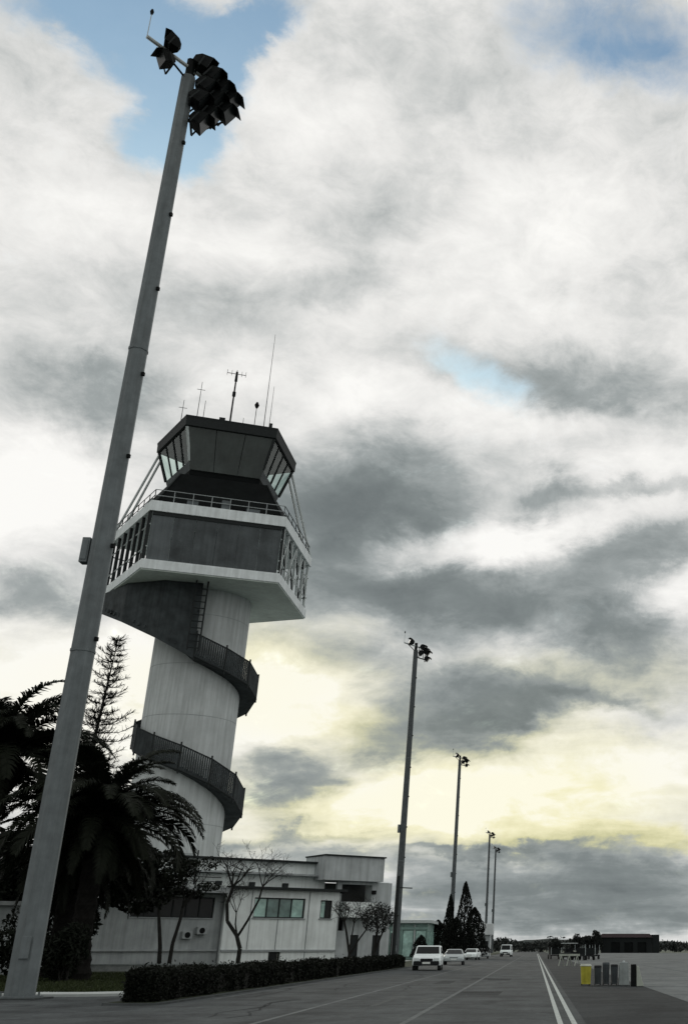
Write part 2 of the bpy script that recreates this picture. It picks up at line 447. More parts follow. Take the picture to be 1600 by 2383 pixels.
# distant low ridge
random.seed(11)
def ridge(name, Y, x0, x1, h, step, depth, seed):
    rnd = random.Random(seed); mb = MB(); prof = []
    x = x0; ph = [rnd.uniform(0, 6) for _ in range(5)]
    while x <= x1:
        z = h * (1 + .22 * math.sin(x / 190 + ph[0]) + .14 * math.sin(x / 71 + ph[1]) + .09 * math.sin(x / 23 + ph[2]) + .06 * math.sin(x / 9 + ph[3]) + rnd.uniform(-.04, .04))
        prof.append((x, z)); x += step
    for (xa, za), (xb, zb) in zip(prof, prof[1:]):
        mb.add([(xa, Y, -.5), (xb, Y, -.5), (xb, Y + depth * .5, zb), (xa, Y + depth * .5, za), (xb, Y + depth, -.5), (xa, Y + depth, -.5)], [(0, 1, 2, 3), (3, 2, 4, 5)])
    return structure(mb, name, 'hill')
ridge('hills', 1500, -2500, 2500, 8, 6, 160, 3)
ridge('hills', 2600, -4000, 4000, 18, 14, 400, 8)

# ================================================================== FLOODLIGHT MASTS
ARM = Vector((.597, .802, 0))
def lamp_meshes():
    h = MB()
    h.loft([[(-.42, -.2, -.16), (-.42, .2, -.16), (-.42, .2, .16), (-.42, -.2, .16)], [(-.2, -.36, -.3), (-.2, .36, -.3), (-.2, .36, .3), (-.2, -.36, .3)],
            [(.28, -.46, -.38), (.28, .46, -.38), (.28, .46, .38), (.28, -.46, .38)]])
    h.add([(.28, -.47, .39), (.28, .47, .39), (.62, .42, .34), (.62, -.42, .34), (.28, -.47, .36), (.28, .47, .36), (.62, .42, .31), (.62, -.42, .31)],
          [(0, 1, 2, 3), (7, 6, 5, 4), (0, 3, 7, 4), (1, 5, 6, 2), (2, 6, 7, 3), (0, 4, 5, 1)])
    housing = h.build('floodlight', 'black_metal', None, bevel=.03)
    y = MB()
    for s in (-1, 1): y.box((-.05, s * .52, -.22), (.07, .04, .62))
    y.box((-.05, 0, -.53), (.09, 1.08, .05))
    yoke = y.build('bracket', 'frame_dark', housing)
    lens = MB().box((.285, 0, 0), (.02, .82, .66)).build('lens', 'lens', housing)
    return housing
LAMP0 = lamp_meshes()

def make_mast(far=False, H=39.1):
    root = empty('floodlight_mast')
    MB().prism([(-.8, -.8), (.8, -.8), (.8, .8), (-.8, .8)], -.02, .05).build('plinth', 'kerb_dark', root)
    mb = MB(); rings = []
    for i in range(9):
        z = .03 + (H - .03) * i / 8; r = .49 + (.315 - .49) * (i / 8) ** .9
        rings.append([(r * math.cos(2 * PI * (j + .5) / 8 + .25), r * math.sin(2 * PI * (j + .5) / 8 + .25), z) for j in range(8)])
    mb.loft(rings); mb.build('pole', 'mast_dark' if far else 'mast_steel', root)
    for z in (11.8, 24.6):
        r = .49 - .175 * (z / H) ** .9 + .012
        MB().tube((0, 0, z), (0, 0, z + .1), r + .015, r + .015, 8, tw=.25 + PI / 8).build('section_joint', 'mast_steel', root)
    fl = MB().tube((0, 0, .05), (0, 0, .1), .72, .72, 16)
    for j in range(8):
        a = 2 * PI * j / 8; fl.tube((.62 * math.cos(a), .62 * math.sin(a), .1), (.62 * math.cos(a), .62 * math.sin(a), .2), .035, .035, 6)
    fl.build('base_flange', 'mast_steel', root)
    for k, z in enumerate((12.3, 16.0, 19.8, 23.5, 27.6, 31.4, 35.3)):
        r = .49 - .175 * (z / H) ** .9
        MB().box((r + .02, -.1, z), (.12, .12, .15)).build('step_bolt', 'black_metal', root)
    MB().box((-.56, 0, 15.8), (.3, .4, 1.0)).box((-.56, -.215, 15.8), (.22, .03, .8)).build('control_box', 'mast_steel', root, bevel=.02)
    MB().box((.1, -.5, 1.6), (.3, .06, .7)).build('access_door', 'mast_steel', root, bevel=.01)
    A = lambda t, z, off=0.0: Vector((ARM.x * t + ARM.y * off, ARM.y * t - ARM.x * off, z))
    arm = MB().tube(A(-2.3, 39.65), A(2.45, 39.65), .09, .09, 8).build('crossarm', 'frame_light', root)
    MB().tube(A(-.1, 38.2), A(2.2, 38.2), .08, .08, 8).build('crossarm', 'black_metal', root)
    if not far: MB().tube(A(-.1, 36.9), A(1.2, 36.9), .08, .08, 8).build('crossarm', 'black_metal', root)
    fr = MB()
    for t in (.65, 1.5, 2.2): fr.tube(A(t, 38.2), A(t, 39.65), .05, .05, 6)
    if not far: fr.tube(A(1.15, 36.9), A(2.2, 38.2), .05, .05, 6)
    fr.tube(A(-.0, 38.9), A(-1.6, 39.62), .05, .05, 6)
    fr.tube((0, 0, H - .1), (0, 0, 40.1), .2, .2, 8)
    fr.build('head_frame', 'black_metal', root)
    rod = MB().tube(A(-2.3, 39.6), A(-2.3, 41.0), .022, .022, 6).build('lightning_rod', 'galv', root)
    MB().tube(A(-2.3, 40.95), A(-2.3, 41.1), .05, .09, 8).tube(A(-2.3, 41.1), A(-2.3, 41.25), .09, .04, 8).build('finial', 'black_metal', rod)
    base = math.atan2(ARM.y, ARM.x)
    spots = [(-1.25, 39.95, .3, 2.6, -.4), (-1.25, 39.15, .05, 2.9, .4), (.4, 40.1, .2, -.4, .3), (.9, 39.7, .4, -.7, .5), (1.5, 39.4, .4, -.9, .55), (2.0, 39.15, .35, -.8, .6),
             (.6, 38.8, .45, -.6, .55), (1.2, 38.5, .45, -.75, .55), (1.8, 38.25, .45, -.85, .6), (.35, 37.85, .5, -.6, .55), (1.05, 37.5, .45, -.8, .5), (.65, 36.85, .4, -.7, .5)]
    if far: spots = [spots[i] for i in (0, 3, 4, 5, 6, 8)]
    for t, z, off, yaw, tilt in spots:
        p = A(t, z, off)
        l = copy_tree(LAMP0, root); l.location = p; l.scale = (.9,) * 3 if far else ((.85,) * 3 if t < 0 else (1, 1, 1)); l.rotation_euler = (0, tilt, base + yaw)
    return root
mast = make_mast()
mast.location = (-14.25, 34.45, 0)
mast.scale = (.835,) * 3
MX = -14.25
tag(mast, 'tallest looking grey floodlight mast in the foreground beside the palms', 'mast', 'floodlight masts along the road')
farmast = make_mast(True); farmast.scale = (.83,) * 3
for y, lab in ((121.8, 'slim floodlight mast rising behind the end of the white office building'),
               (199.5, 'floodlight mast rising from the dark cypress clump'),
               (337, 'far floodlight mast, second from the right in the row'),
               (390, 'farthest and shortest looking floodlight mast, rightmost of the row')):
    m2 = farmast if y < 130 else copy_tree(farmast); m2.location = (MX, y, 0); tag(m2, lab, 'mast', 'floodlight masts along the road')
def purge(o):
    for c in list(o.children): purge(c)
    bpy.data.objects.remove(o)
purge(LAMP0)

# ================================================================== CONTROL TOWER
tower = empty('control_tower', (-29.22, 94.0, 0), R(17.27))
tag(tower, 'concrete airport control tower with five sided glazed cab and spiral outside stair', 'control tower')
def PT(Rc, th, z): return Vector((Rc * math.sin(R(th)) + .0, -Rc * math.cos(R(th)), z))
PENT = (-36, 36, 108, 180, 252)
def pent(Rc, z): return [PT(Rc, a, z) for a in PENT]
def circ(r, z, n=56): return [Vector((r * math.cos(2 * PI * i / n), r * math.sin(2 * PI * i / n), z)) for i in range(n)]
sh = MB().loft([circ(3.70, z) for z in (0, 5, 10, 15, 20, 25, 29.45)], cap=False)
sh.build('shaft', 'concrete_shaft', tower, smooth=True)
for z in (6.2, 10.4, 14.6, 18.8, 23.0, 27.2): MB().loft([circ(3.706, z), circ(3.706, z + .05)], cap=False).build('pour_joint', 'coping', tower)
RD = 9.05
MB().loft([pent(RD - .12, 29.42), pent(RD - .12, 29.498)]).build('soffit', 'soffit', tower)
MB().loft([pent(RD, 29.5), pent(RD, 30.3)]).build('deck_slab', 'concrete_band', tower, bevel=.03)
MB().loft([circ(3.7, 30.302), circ(3.7, 34.44)], cap=False).build('core', 'render_grey', tower, smooth=True)
MB().loft([pent(RD, 34.45), pent(RD, 35.35)]).build('upper_slab', 'concrete_band', tower, bevel=.03)
def facepts(Rc, i, inset=0.0):
    a = PT(Rc, PENT[i], 0); b = PT(Rc, PENT[(i + 1) % 5], 0)
    d = (b - a).normalized(); nrm = Vector((d.y, -d.x, 0))
    return a - nrm * inset, b - nrm * inset, d, nrm
# solid cladding on the face towards the apron
a, b, d, nrm = facepts(RD, 0, .22)
Lf = (b - a).length; NP = 6
for k in range(NP):
    w = (Lf - .5) / NP; c = a + d * (.25 + w * (k + .5))
    o = MB().box((c.x, c.y, 32.375), (w - .04, .12, 4.12)).build('wall_panel', 'panel_mid' if k == 0 else 'panel_dark', tower)
for s in (a + d * .11, b - d * .11):
    MB().box((s.x, s.y, 32.375), (.2, .2, 4.14)).build('corner_post', 'frame_dark', tower)
MB().box(((a + b).x / 2, (a + b).y / 2 - .08, 34.28), (Lf - .55, .1, .28)).build('shadow_strip', 'frame_dark', tower)  # dark strip painting the shade below the upper slab
# open gallery screens on the other faces
bar = None
for i in (2, 3, 4, 1):
    a, b, d, nrm = facepts(RD, i, .2)
    ang = math.atan2(d.y, d.x)
    n = 6 if i in (1, 4) else 4
    for k in range(n + 1):
        p = a + d * ((b - a).length * (k + .3) / (n + .6))
        if bar is None and i != 1:
            bar = MB().box((0, 0, 0), (.2, .24, 4.12)).build('screen_bar', 'frame_dark', tower); o = bar
        elif i == 1:
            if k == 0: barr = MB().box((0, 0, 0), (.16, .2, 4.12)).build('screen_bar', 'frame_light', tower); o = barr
            else: o = share(barr, tower)
        else:
            o = share(bar, tower)
        o.location = (p.x, p.y, 32.375); o.rotation_euler = (0, 0, ang)
    for z, r in ((31.4, .06), (33.3, .05)):
        MB().tube((a.x, a.y, z), (b.x, b.y, z), r, r, 6).build('screen_rail', 'frame_light', tower)
    if i == 1:
        for k in range(4):
            p = a + d * ((b - a).length * k / 4); q = a + d * ((b - a).length * (k + 1) / 4)
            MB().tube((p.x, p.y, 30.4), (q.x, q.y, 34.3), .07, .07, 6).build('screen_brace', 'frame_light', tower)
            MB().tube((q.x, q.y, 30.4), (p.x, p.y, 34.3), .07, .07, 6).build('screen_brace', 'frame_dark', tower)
# parapet rail above the gallery
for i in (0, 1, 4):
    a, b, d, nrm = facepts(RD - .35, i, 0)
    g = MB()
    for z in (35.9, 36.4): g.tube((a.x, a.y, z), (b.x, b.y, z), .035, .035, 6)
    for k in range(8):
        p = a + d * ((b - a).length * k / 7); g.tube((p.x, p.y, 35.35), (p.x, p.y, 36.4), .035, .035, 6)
    g.build('guard_rail', 'coping' if i == 0 else 'frame_dark', tower)  # front rail given a paler colour to read as lit
# steep dark roof between gallery and cab
MB().loft([pent(8.5, 35.36), pent(6.0, 38.95), pent(4.9, 39.3)]).build('sloped_roof', 'roof_dark', tower)
for i in (0, 1):
    p = PT(8.55, PENT[i], 35.4); q = PT(6.05, PENT[i], 38.95)
    MB().tube(p, q, .07, .07, 6).build('hip_flashing', 'frame_dark', tower)
# roof plant standing on the walkway
for x, w, h in ((-2.2, .9, .5), (.4, .7, .9), (2.6, 1.1, .45)):
    MB().box((x, -6.75, 35.35 + h / 2), (w, .4, h)).build('plant_unit', 'panel_mid', tower, bevel=.03)
# cab
MB().loft([pent(4.95, 39.3), pent(4.95, 39.75)]).build('cab_floor', 'roof_dark', tower)
MB().loft([pent(4.90, 39.752), pent(5.18, 40.55)]).build('cab_sill', 'panel_dark', tower)
MB().loft([pent(6.24, 43.35), pent(6.42, 43.42), pent(6.45, 44.1), pent(6.5, 44.35)]).build('roof', 'frame_dark', tower)
MB().loft([circ(1.0, 40.56, 16), circ(1.0, 43.34, 16)]).build('service_core', 'interior', tower)
MB().loft([pent(5.6, 43.2), pent(5.6, 43.345)]).build('ceiling', 'interior', tower)
r0, r1, z0, z1 = 5.18, 6.18, 40.552, 43.348
for i in range(5):
    p = PT(r0, PENT[i], z0); q = PT(r1, PENT[i], z1)
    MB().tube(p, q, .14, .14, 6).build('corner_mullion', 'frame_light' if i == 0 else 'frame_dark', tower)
    A0, A1 = PT(r0 - .03, PENT[i], z0), PT(r0 - .03, PENT[(i + 1) % 5], z0)
    B0, B1 = PT(r1 - .03, PENT[i], z1), PT(r1 - .03, PENT[(i + 1) % 5], z1)
    n = 4 if i else 3
    for k in range(n):
        f0, f1 = k / n + .012, (k + 1) / n - .012
        if i == 0:    # blank cladding panels on the face towards the photographer
            f0, f1 = k / n + .004, (k + 1) / n - .004
            L0, L1 = PT(5.0, PENT[0], 39.78), PT(5.0, PENT[1], 39.78)
            out = Vector((0, -.06, 0))
            q4 = [L0.lerp(L1, f0), L0.lerp(L1, f1), B0.lerp(B1, f1), B0.lerp(B1, f0)]
            MB().loft([[v + out for v in q4], [v + out * -.2 for v in q4]]).build('wall_panel', 'cab_panel', tower)
            continue
        MB().quad(A0.lerp(A1, f0), A0.lerp(A1, f1), B0.lerp(B1, f1), B0.lerp(B1, f0)).build('window_pane', 'cab_glass', tower)
        if k: MB().tube(A0.lerp(A1, k / n), B0.lerp(B1, k / n), .09, None, 6).build('mullion', 'frame_dark', tower)
# raking struts from eaves to gallery corners
for i in (2, 4):
    for dr in (0, .55):
        MB().tube(PT(6.1 - dr * .4, PENT[i], 43.3 - dr), PT(8.9 - dr, PENT[i], 35.4), .11, .11, 8).build('raking_strut', 'frame_light', tower)
    MB().tube(PT(6.05, PENT[i], 38.95), PT(8.55, PENT[i], 35.4), .08, .08, 6).build('hip_flashing', 'galv', tower)
# aerials on the roof
def zk(z): return 1.3 + 1.12 * (z - 1.3)
an = MB().tube((-.25, 0, 44.3), (-.25, 0, zk(45.6)), .09, .07, 8).tube((-.25, 0, zk(44.2)), (-.25, 0, zk(44.6)), .15, .15, 8).build('aerial_mast', 'black_metal', tower)
yg = MB().tube((-1.1, 0, zk(46.3)), (.55, 0, zk(46.3)), .03, .03, 6).tube((-.25, -.8, zk(46.3)), (-.25, .8, zk(46.3)), .03, .03, 6).tube((-.25, 0, zk(45.6)), (-.25, 0, zk(46.5)), .13, .1, 8)
for s in (-1.1, -.7, .2, .55): yg.tube((s, 0, zk(46.1)), (s, 0, zk(46.6)), .02, .02, 5)
yg.build('aerial_array', 'black_metal', an)
MB().tube((2.75, 0, 44.3), (2.7, 0, zk(50.7)), .045, .018, 6).build('whip_aerial', 'frame_dark', tower)
MB().tube((3.2, -.5, 44.3), (3.2, -.5, zk(45.5)), .03, .015, 6).build('whip_aerial', 'frame_dark', tower)
MB().tube((1.9, 0, 44.3), (1.9, 0, zk(43.5)), .03, .03, 6).tube((1.9, 0, zk(43.45)), (1.9, 0, zk(43.72)), .1, .22, 10).tube((1.9, 0, zk(43.72)), (1.9, 0, zk(44.0)), .22, .08, 10).build('beacon', 'black_metal', tower)
for x, y, zt in ((-3.1, -1, 44.6), (-2.6, 0, 43.4), (-4.4, -.6, 42.9), (-4.1, 1, 42.3), (.9, 1.5, 43.0)):
    w = MB().tube((x, y, 44.3), (x, y, zk(zt)), .04, .02, 6)
    if x < -3: w.tube((x - .35, y, zk(zt) - .8), (x + .35, y, zk(zt) - .8), .025, .025, 5)
    w.build('whip_aerial', 'frame_dark', tower)
MB().box((-.9, -4.9, 44.5), (.5, .4, .3)).build('roof_lamp', 'frame_dark', tower)
MB().box((3.2, -5.0, 44.55), (.25, .25, .5)).build('roof_lamp', 'frame_dark', tower)
# spiral stair
KEY = [(-125, 28.9), (-95, 27.6), (-60, 25.9), (-30, 24.3), (0, 22.9), (90, 20.9), (180, 18.7), (270, 16.5), (360, 14.1), (450, 11.3), (540, 9.2), (630, 7.0), (720, 4.8), (810, 2.6)]
def zs(t):
    for (a, za), (b, zb) in zip(KEY, KEY[1:]):
        if a <= t <= b: return za + (zb - za) * (t - a) / (b - a)
    return KEY[-1][1]
def ro(t):
    if t < -95: return 8.1
    if t < 10: return 8.1 + (4.75 - 8.1) * ((t + 95) / 105) ** .8
    return 4.6 + .4 * math.sin(R(t))
HB = 1.95
STEP = 30
t = -125
while t < 805:
    t2 = t + STEP
    za, zb = zs(t), zs(min(t2, 810)); ra, rb = ro(t), ro(t2)
    # flight slab with steps
    fl = MB()
    fl.loft([[PT(3.66, t, za), PT(ra, t, za), PT(ra, t, za + .28), PT(3.66, t, za + .28)], [PT(3.66, t2, zb), PT(rb, t2, zb), PT(rb, t2, zb + .28), PT(3.66, t2, zb + .28)]])
    for k in range(6):
        f = (k + .5) / 6; tm = t + STEP * f; zm = za + (zb - za) * f; rm = ra + (rb - ra) * f - .15
        hw = STEP / 12
        fl.loft([[PT(3.75, tm - hw, zm + .2), PT(rm, tm - hw, zm + .2), PT(rm, tm - hw, zm + .42), PT(3.75, tm - hw, zm + .42)], [PT(3.75, tm + hw, zm + .2), PT(rm, tm + hw, zm + .2), PT(rm, tm + hw, zm + .42), PT(3.75, tm + hw, zm + .42)]])
    fl.build('stair_flight', 'stair_dark', tower)
    housing = t2 <= 0
    if housing:   # enclosed upper flights up to the soffit
        top = 29.41
        pm = MB().loft([[PT(ra, t, za - .05), PT(ra + .06, t, za - .05), PT(ra + .06, t, top), PT(ra, t, top)], [PT(rb, t2, zb - .05), PT(rb + .06, t2, zb - .05), PT(rb + .06, t2, top), PT(rb, t2, top)]])
        pm.build('stair_cladding', 'render_shade' if t < -120 else 'stair_dark', tower)
    else:
        pn = MB()
        A_, B_ = PT(ra, t + .4, za), PT(rb, t2 - .4, zb)
        NS = 14
        for k in range(NS):
            f0 = (k + .08) / NS; f1 = (k + .78) / NS
            p, q = A_.lerp(B_, f0), A_.lerp(B_, f1)
            up = Vector((0, 0, HB))
            dv = (q - p).cross(up).normalized() * .03
            pn.loft([[p - dv, q - dv, q + dv, p + dv], [p - dv + up, q - dv + up, q + dv + up, p + dv + up]])
        pn.build('balustrade_panel', 'stair_dark', tower)
        MB().tube(A_ - Vector((0, 0, .2)), A_ + Vector((0, 0, HB + .3)), .07, .07, 6).build('stair_post', 'frame_dark', tower)
        rl = MB().tube(A_ + Vector((0, 0, HB + .05)), B_ + Vector((0, 0, HB + .05)), .06, .06, 6)
        rl.build('handrail', 'frame_dark', tower)
        MB().tube(A_ + Vector((0, 0, .1)), B_ + Vector((0, 0, .1)), .1, .1, 6).build('bottom_rail', 'frame_dark', tower)
    t = t2
# ladder up to the deck beside the housing
ld = MB()
for dx in (-.45, .45):
    ld.tube((-.55 + dx, -5.75, 23.6), (-.55 + dx, -5.75, 29.42), .07, .07, 6)
z = 23.8
while z < 29.3:
    ld.tube((-1.0, -5.75, z), (-.1, -5.75, z), .05, .05, 6); z += .55
for z in (25, 27, 29): ld.tube((-.55, -5.75, z), (-.55, -3.68, z), .05, .05, 6)
ld.build('ladder', 'frame_dark', tower)

# ================================================================== BUILDINGS
def wall(x0, x1, z0, z1, y0, y1, holes=()):
    """wall slab in the local xz plane with rectangular openings (x0,x1,z0,z1)"""
    xs = sorted({x0, x1, *[h[0] for h in holes], *[h[1] for h in holes]}); zs_ = sorted({z0, z1, *[h[2] for h in holes], *[h[3] for h in holes]})
    mb = MB()
    def solid(i, j):
        if not (0 <= i < len(xs) - 1 and 0 <= j < len(zs_) - 1): return False
        cx, cz = (xs[i] + xs[i + 1]) / 2, (zs_[j] + zs_[j + 1]) / 2
        return not any(h[0] < cx < h[1] and h[2] < cz < h[3] for h in holes)
    for i in range(len(xs) - 1):
        for j in range(len(zs_) - 1):
            if not solid(i, j): continue
            a, b, c, d = xs[i], xs[i + 1], zs_[j], zs_[j + 1]
            mb.quad((a, y0, c), (b, y0, c), (b, y0, d), (a, y0, d)); mb.quad((b, y1, c), (a, y1, c), (a, y1, d), (b, y1, d))
            if not solid(i - 1, j): mb.quad((a, y1, c), (a, y0, c), (a, y0, d), (a, y1, d))
            if not solid(i + 1, j): mb.quad((b, y0, c), (b, y1, c), (b, y1, d), (b, y0, d))
            if not solid(i, j - 1): mb.quad((a, y0, c), (a, y1, c), (b, y1, c), (b, y0, c))
            if not solid(i, j + 1): mb.quad((a, y0, d), (b, y0, d), (b, y1, d), (a, y1, d))
    return mb

def window(parent, x0, x1, z0, z1, y, panes, glass='window_green', frame='frame_dark', fw=.08, skip=(), sill=True):
    f = MB()
    f.box(((x0 + x1) / 2, y, z0 + fw / 2), (x1 - x0 - .004, .1, fw)); f.box(((x0 + x1) / 2, y, z1 - fw / 2), (x1 - x0 - .004, .1, fw))
    for x in (x0 + fw / 2 + .002, x1 - fw / 2 - .002): f.box((x, y, (z0 + z1) / 2), (fw, .096, z1 - z0 - 2 * fw))
    w = (x1 - x0 - 2 * fw) / panes
    for k in range(1, panes): f.box((x0 + fw + w * k, y, (z0 + z1) / 2), (fw, .096, z1 - z0 - 2 * fw))
    fo = f.build('window', frame, parent)
    for k in range(panes):
        g = 'window_dark' if k in skip else ('window_shade' if glass == 'window_green' and k in (1, 2) else glass)
        MB().box((x0 + fw + w * (k + .5), y + .02, (z0 + z1) / 2), (w - fw, .02, z1 - z0 - 2 * fw)).build('pane', g, fo)
    if sill: MB().box(((x0 + x1) / 2, y - .14, z0 - .04), (x1 - x0 + .16, .22, .07)).build('sill', 'coping', fo)
    return fo

off = empty('office_building', (-28.81, 81.33, 0), R(36))
tag(off, 'two storey white rendered office building with green windows behind the hedge', 'building')
# right hand wing
wall(8.0, 16.85, 0, 5.38, 0, .3, [(10.1, 14.1, 3.42, 4.82), (15.35, 16.3, 3.44, 4.75), (11.6, 12.5, .2, 1.08)]).build('wall', 'render_white', off)
window(off, 10.1, 14.1, 3.42, 4.82, .16, 4)
window(off, 15.35, 16.3, 3.44, 4.75, .16, 2, skip=(1,))
window(off, 11.6, 12.5, .2, 1.08, .2, 1, glass='window_dark', sill=False)
MB().box((12.45, -.05, 1.17), (8.9, .12, .14)).build('base_course', 'coping', off)
MB().box((12.6, -.2, 5.47), (9.3, .75, .17)).build('cornice', 'frame_dark', off)
for x, z0, z1 in ((12.05, 1.25, 3.4), (14.4, .1, 5.3), (9.9, 1.25, 5.3)):
    MB().box((x, -.02, (z0 + z1) / 2), (.05, .05, z1 - z0)).build('drain_pipe', 'render_grey', off)
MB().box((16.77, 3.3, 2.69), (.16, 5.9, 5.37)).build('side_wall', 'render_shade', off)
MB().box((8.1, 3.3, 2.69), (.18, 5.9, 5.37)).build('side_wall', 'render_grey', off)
# left hand wing, set back under a deep canopy
wall(-9, 7.99, 0, 5.0, .6, .9, [(1.6, 7.4, 3.35, 4.75), (-7.5, -.5, 3.35, 4.75)]).build('wall', 'render_grey', off)  # tree shade on this wing is put into the grey wall colour
window(off, 1.6, 7.4, 3.35, 4.75, .78, 6, glass='window_dark')
window(off, -7.5, -.5, 3.35, 4.75, .78, 7, glass='window_dark')
MB().box((-.6, -.1, 5.2), (17.0, 1.9, .38)).build('canopy', 'coping', off)
MB().box((-.6, .52, 1.2), (17.0, .14, .12)).build('base_course', 'coping', off)
for x, z in ((6.6, 2.5), (5.6, 2.2)):
    ac = MB().box((x, .38, z), (.7, .35, .5)).build('air_conditioner', 'coping', off, bevel=.02)
    MB().tube((x, .2, z), (x, .19, z), .2, .2, 14).build('fan_grille', 'black_metal', ac)
# roof and set back upper storey
MB().box((4, 3.6, 5.5), (25.6, 5.9, .2)).build('roof', 'paving', off)
wall(3.2, 16.2, 5.6, 7.45, 1.4, 1.7).build('upper_wall', 'render_white', off)
MB().box((9.7, 1.3, 7.52), (13.3, .7, .14)).build('coping', 'frame_dark', off)
MB().box((9.9, 1.0, 6.55), (12.4, .9, .13)).build('sun_shade', 'coping', off)
for x in (5.0, 7.5, 10.0, 12.6):
    MB().box((x, .6, 5.75), (.35, .4, .3)).build('roof_vent', 'frame_dark', off)
# louvred plant room and post on the roof
pr = MB().box((4.7, 4.3, 6.75), (3.0, 2.6, 2.3)).build('plant_room', 'render_grey', off)
for k in range(7): MB().box((4.7, 2.95, 5.9 + k * .28), (2.8, .1, .16)).build('louvre', 'frame_light', pr)
MB().tube((5.9, 1.1, 5.6), (5.9, 1.1, 8.0), .07, .05, 6).build('roof_post', 'black_metal', off)
for k in range(3): MB().box((4.5, .9, 5.85 + .3 * k), (6.5, .05, .05)).build('roof_rail', 'frame_dark', off)
# projecting block over a dark loggia
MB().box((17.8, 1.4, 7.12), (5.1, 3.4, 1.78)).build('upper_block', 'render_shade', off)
MB().box((17.8, 1.35, 8.06), (5.25, 3.6, .1)).build('coping', 'frame_dark', off)
wall(16.86, 21.6, 0, 6.2, .5, .8, [(17.25, 19.85, 4.72, 6.0), (18.3, 19.0, 0, 2.3), (20.2, 20.9, 0, 2.3), (17.2, 17.7, 2.6, 3.9)]).build('wall', 'render_shade', off)  # shade on the end wall is put into its render colour
MB().box((18.5, 2.6, 3.1), (5.8, .2, 6.1)).build('inner_wall', 'interior', off)
MB().box((18.5, -.05, 4.1), (2.6, 1.05, 1.1)).build('balcony', 'render_white', off)
MB().box((18.65, .62, 1.14), (.66, .06, 2.26)).build('door', 'frame_dark', off)
MB().box((20.55, .62, 1.14), (.66, .06, 2.26)).build('door', 'frame_dark', off)
MB().box((20.7, 1.2, 5.2), (1.5, 1.2, 2.1)).build('stair_head', 'render_white', off)
for x in (17.15, 19.95): MB().box((x, .35, 5.45), (.3, .25, .3)).build('wall_lamp', 'black_metal', off)
MB().tube((22.2, .6, 0), (22.2, .6, 6.8), .16, .14, 8).box((22.9, .6, 5.9), (1.2, .08, .08)).build('flag_bracket', 'frame_dark', off)
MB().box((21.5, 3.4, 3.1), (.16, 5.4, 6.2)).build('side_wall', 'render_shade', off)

# low garden wall in front of the office
gw = empty('garden_wall', (-27, 69.5, .1), R(14))
MB().box((3, 0, .16), (20, .28, .32)).build('wall', 'kerb_stone', gw)
MB().box((3, 0, .36), (20.1, .36, .07)).build('coping', 'block_pale', gw)
tag(gw, 'low pale garden wall across the grass behind the palms', 'wall')

# shed at the left edge behind the palm
shd = empty('side_building', (-30.0, 61, .05), R(8))
wall(-6, 4.2, 0, 3.3, 0, .25, [(1.2, 2.6, .9, 2.3)]).build('wall', 'render_grey', shd)
window(shd, 1.2, 2.6, .9, 2.3, .15, 2, glass='window_dark')
MB().box((-.9, 2.2, 3.4), (10.9, 5.2, .2)).build('roof', 'kerb_stone', shd)
MB().box((4.08, 2.6, 1.64), (.22, 4.7, 3.28)).build('side_wall', 'render_grey', shd)
tag(shd, 'low grey flat roofed shed at the left edge behind the mast', 'shed')

# green glazed terminal
ter = empty('terminal_building', (-13.4, 150, 0), 0)
tag(ter, 'low green glazed terminal building between the office and the cypresses', 'building')
MB().box((-7.5, 18, 2.2), (14.5, 35.6, 4.3)).build('wall', 'green_panel', ter)
MB().box((-7.5, 17.7, 4.5), (15.6, 37, .35)).build('roof', 'frame_light', ter)
for k in range(9):
    x = -.25 - 1.6 * k
    MB().box((x, .08, 2.1), (.16, .2, 4.1)).build('mullion', 'frame_light' if k % 2 else 'green_panel', ter)
    MB().box((x - .8, .15, 1.9), (1.2, .1, 3.0)).build('pane', 'window_green', ter)
for k in range(10):
    MB().box((-.2, 1.6 + 3.6 * k, 2.0), (.12, 2.6, 2.8)).build('pane', 'window_green', ter)
MB().box((-7.5, .05, 3.7), (14.6, .22, .3)).build('fascia', 'green_panel', ter)
MB().box((-4.3, -.1, 1.6), (.9, .3, 3.1)).build('door', 'window_dark', ter)

# white gatehouse with canopy
gh = empty('gatehouse', (-10.0, 212, 0), 0)
tag(gh, 'small white flat roofed gatehouse behind the parked cars', 'building')
MB().box((.2, 2, 4.55), (4.3, 6, 1.9)).build('canopy', 'white_wall', gh, bevel=.05)
wall(-1.9, 1.9, 0, 3.55, -.6, -.35, [(-1.6, -.5, 1.3, 2.9), (.1, 1.6, 1.4, 2.6)]).build('wall', 'render_grey', gh)
window(gh, -1.6, -.5, 1.3, 2.9, -.45, 1, glass='window_dark', sill=False)
window(gh, .1, 1.6, 1.4, 2.6, -.45, 2, glass='window_dark', sill=False)
MB().box((1.8, 2, 1.77), (.2, 4.6, 3.5)).build('side_wall', 'white_wall', gh)
MB().box((-1.8, 2, 1.77), (.2, 4.6, 3.5)).build('side_wall', 'white_wall', gh)

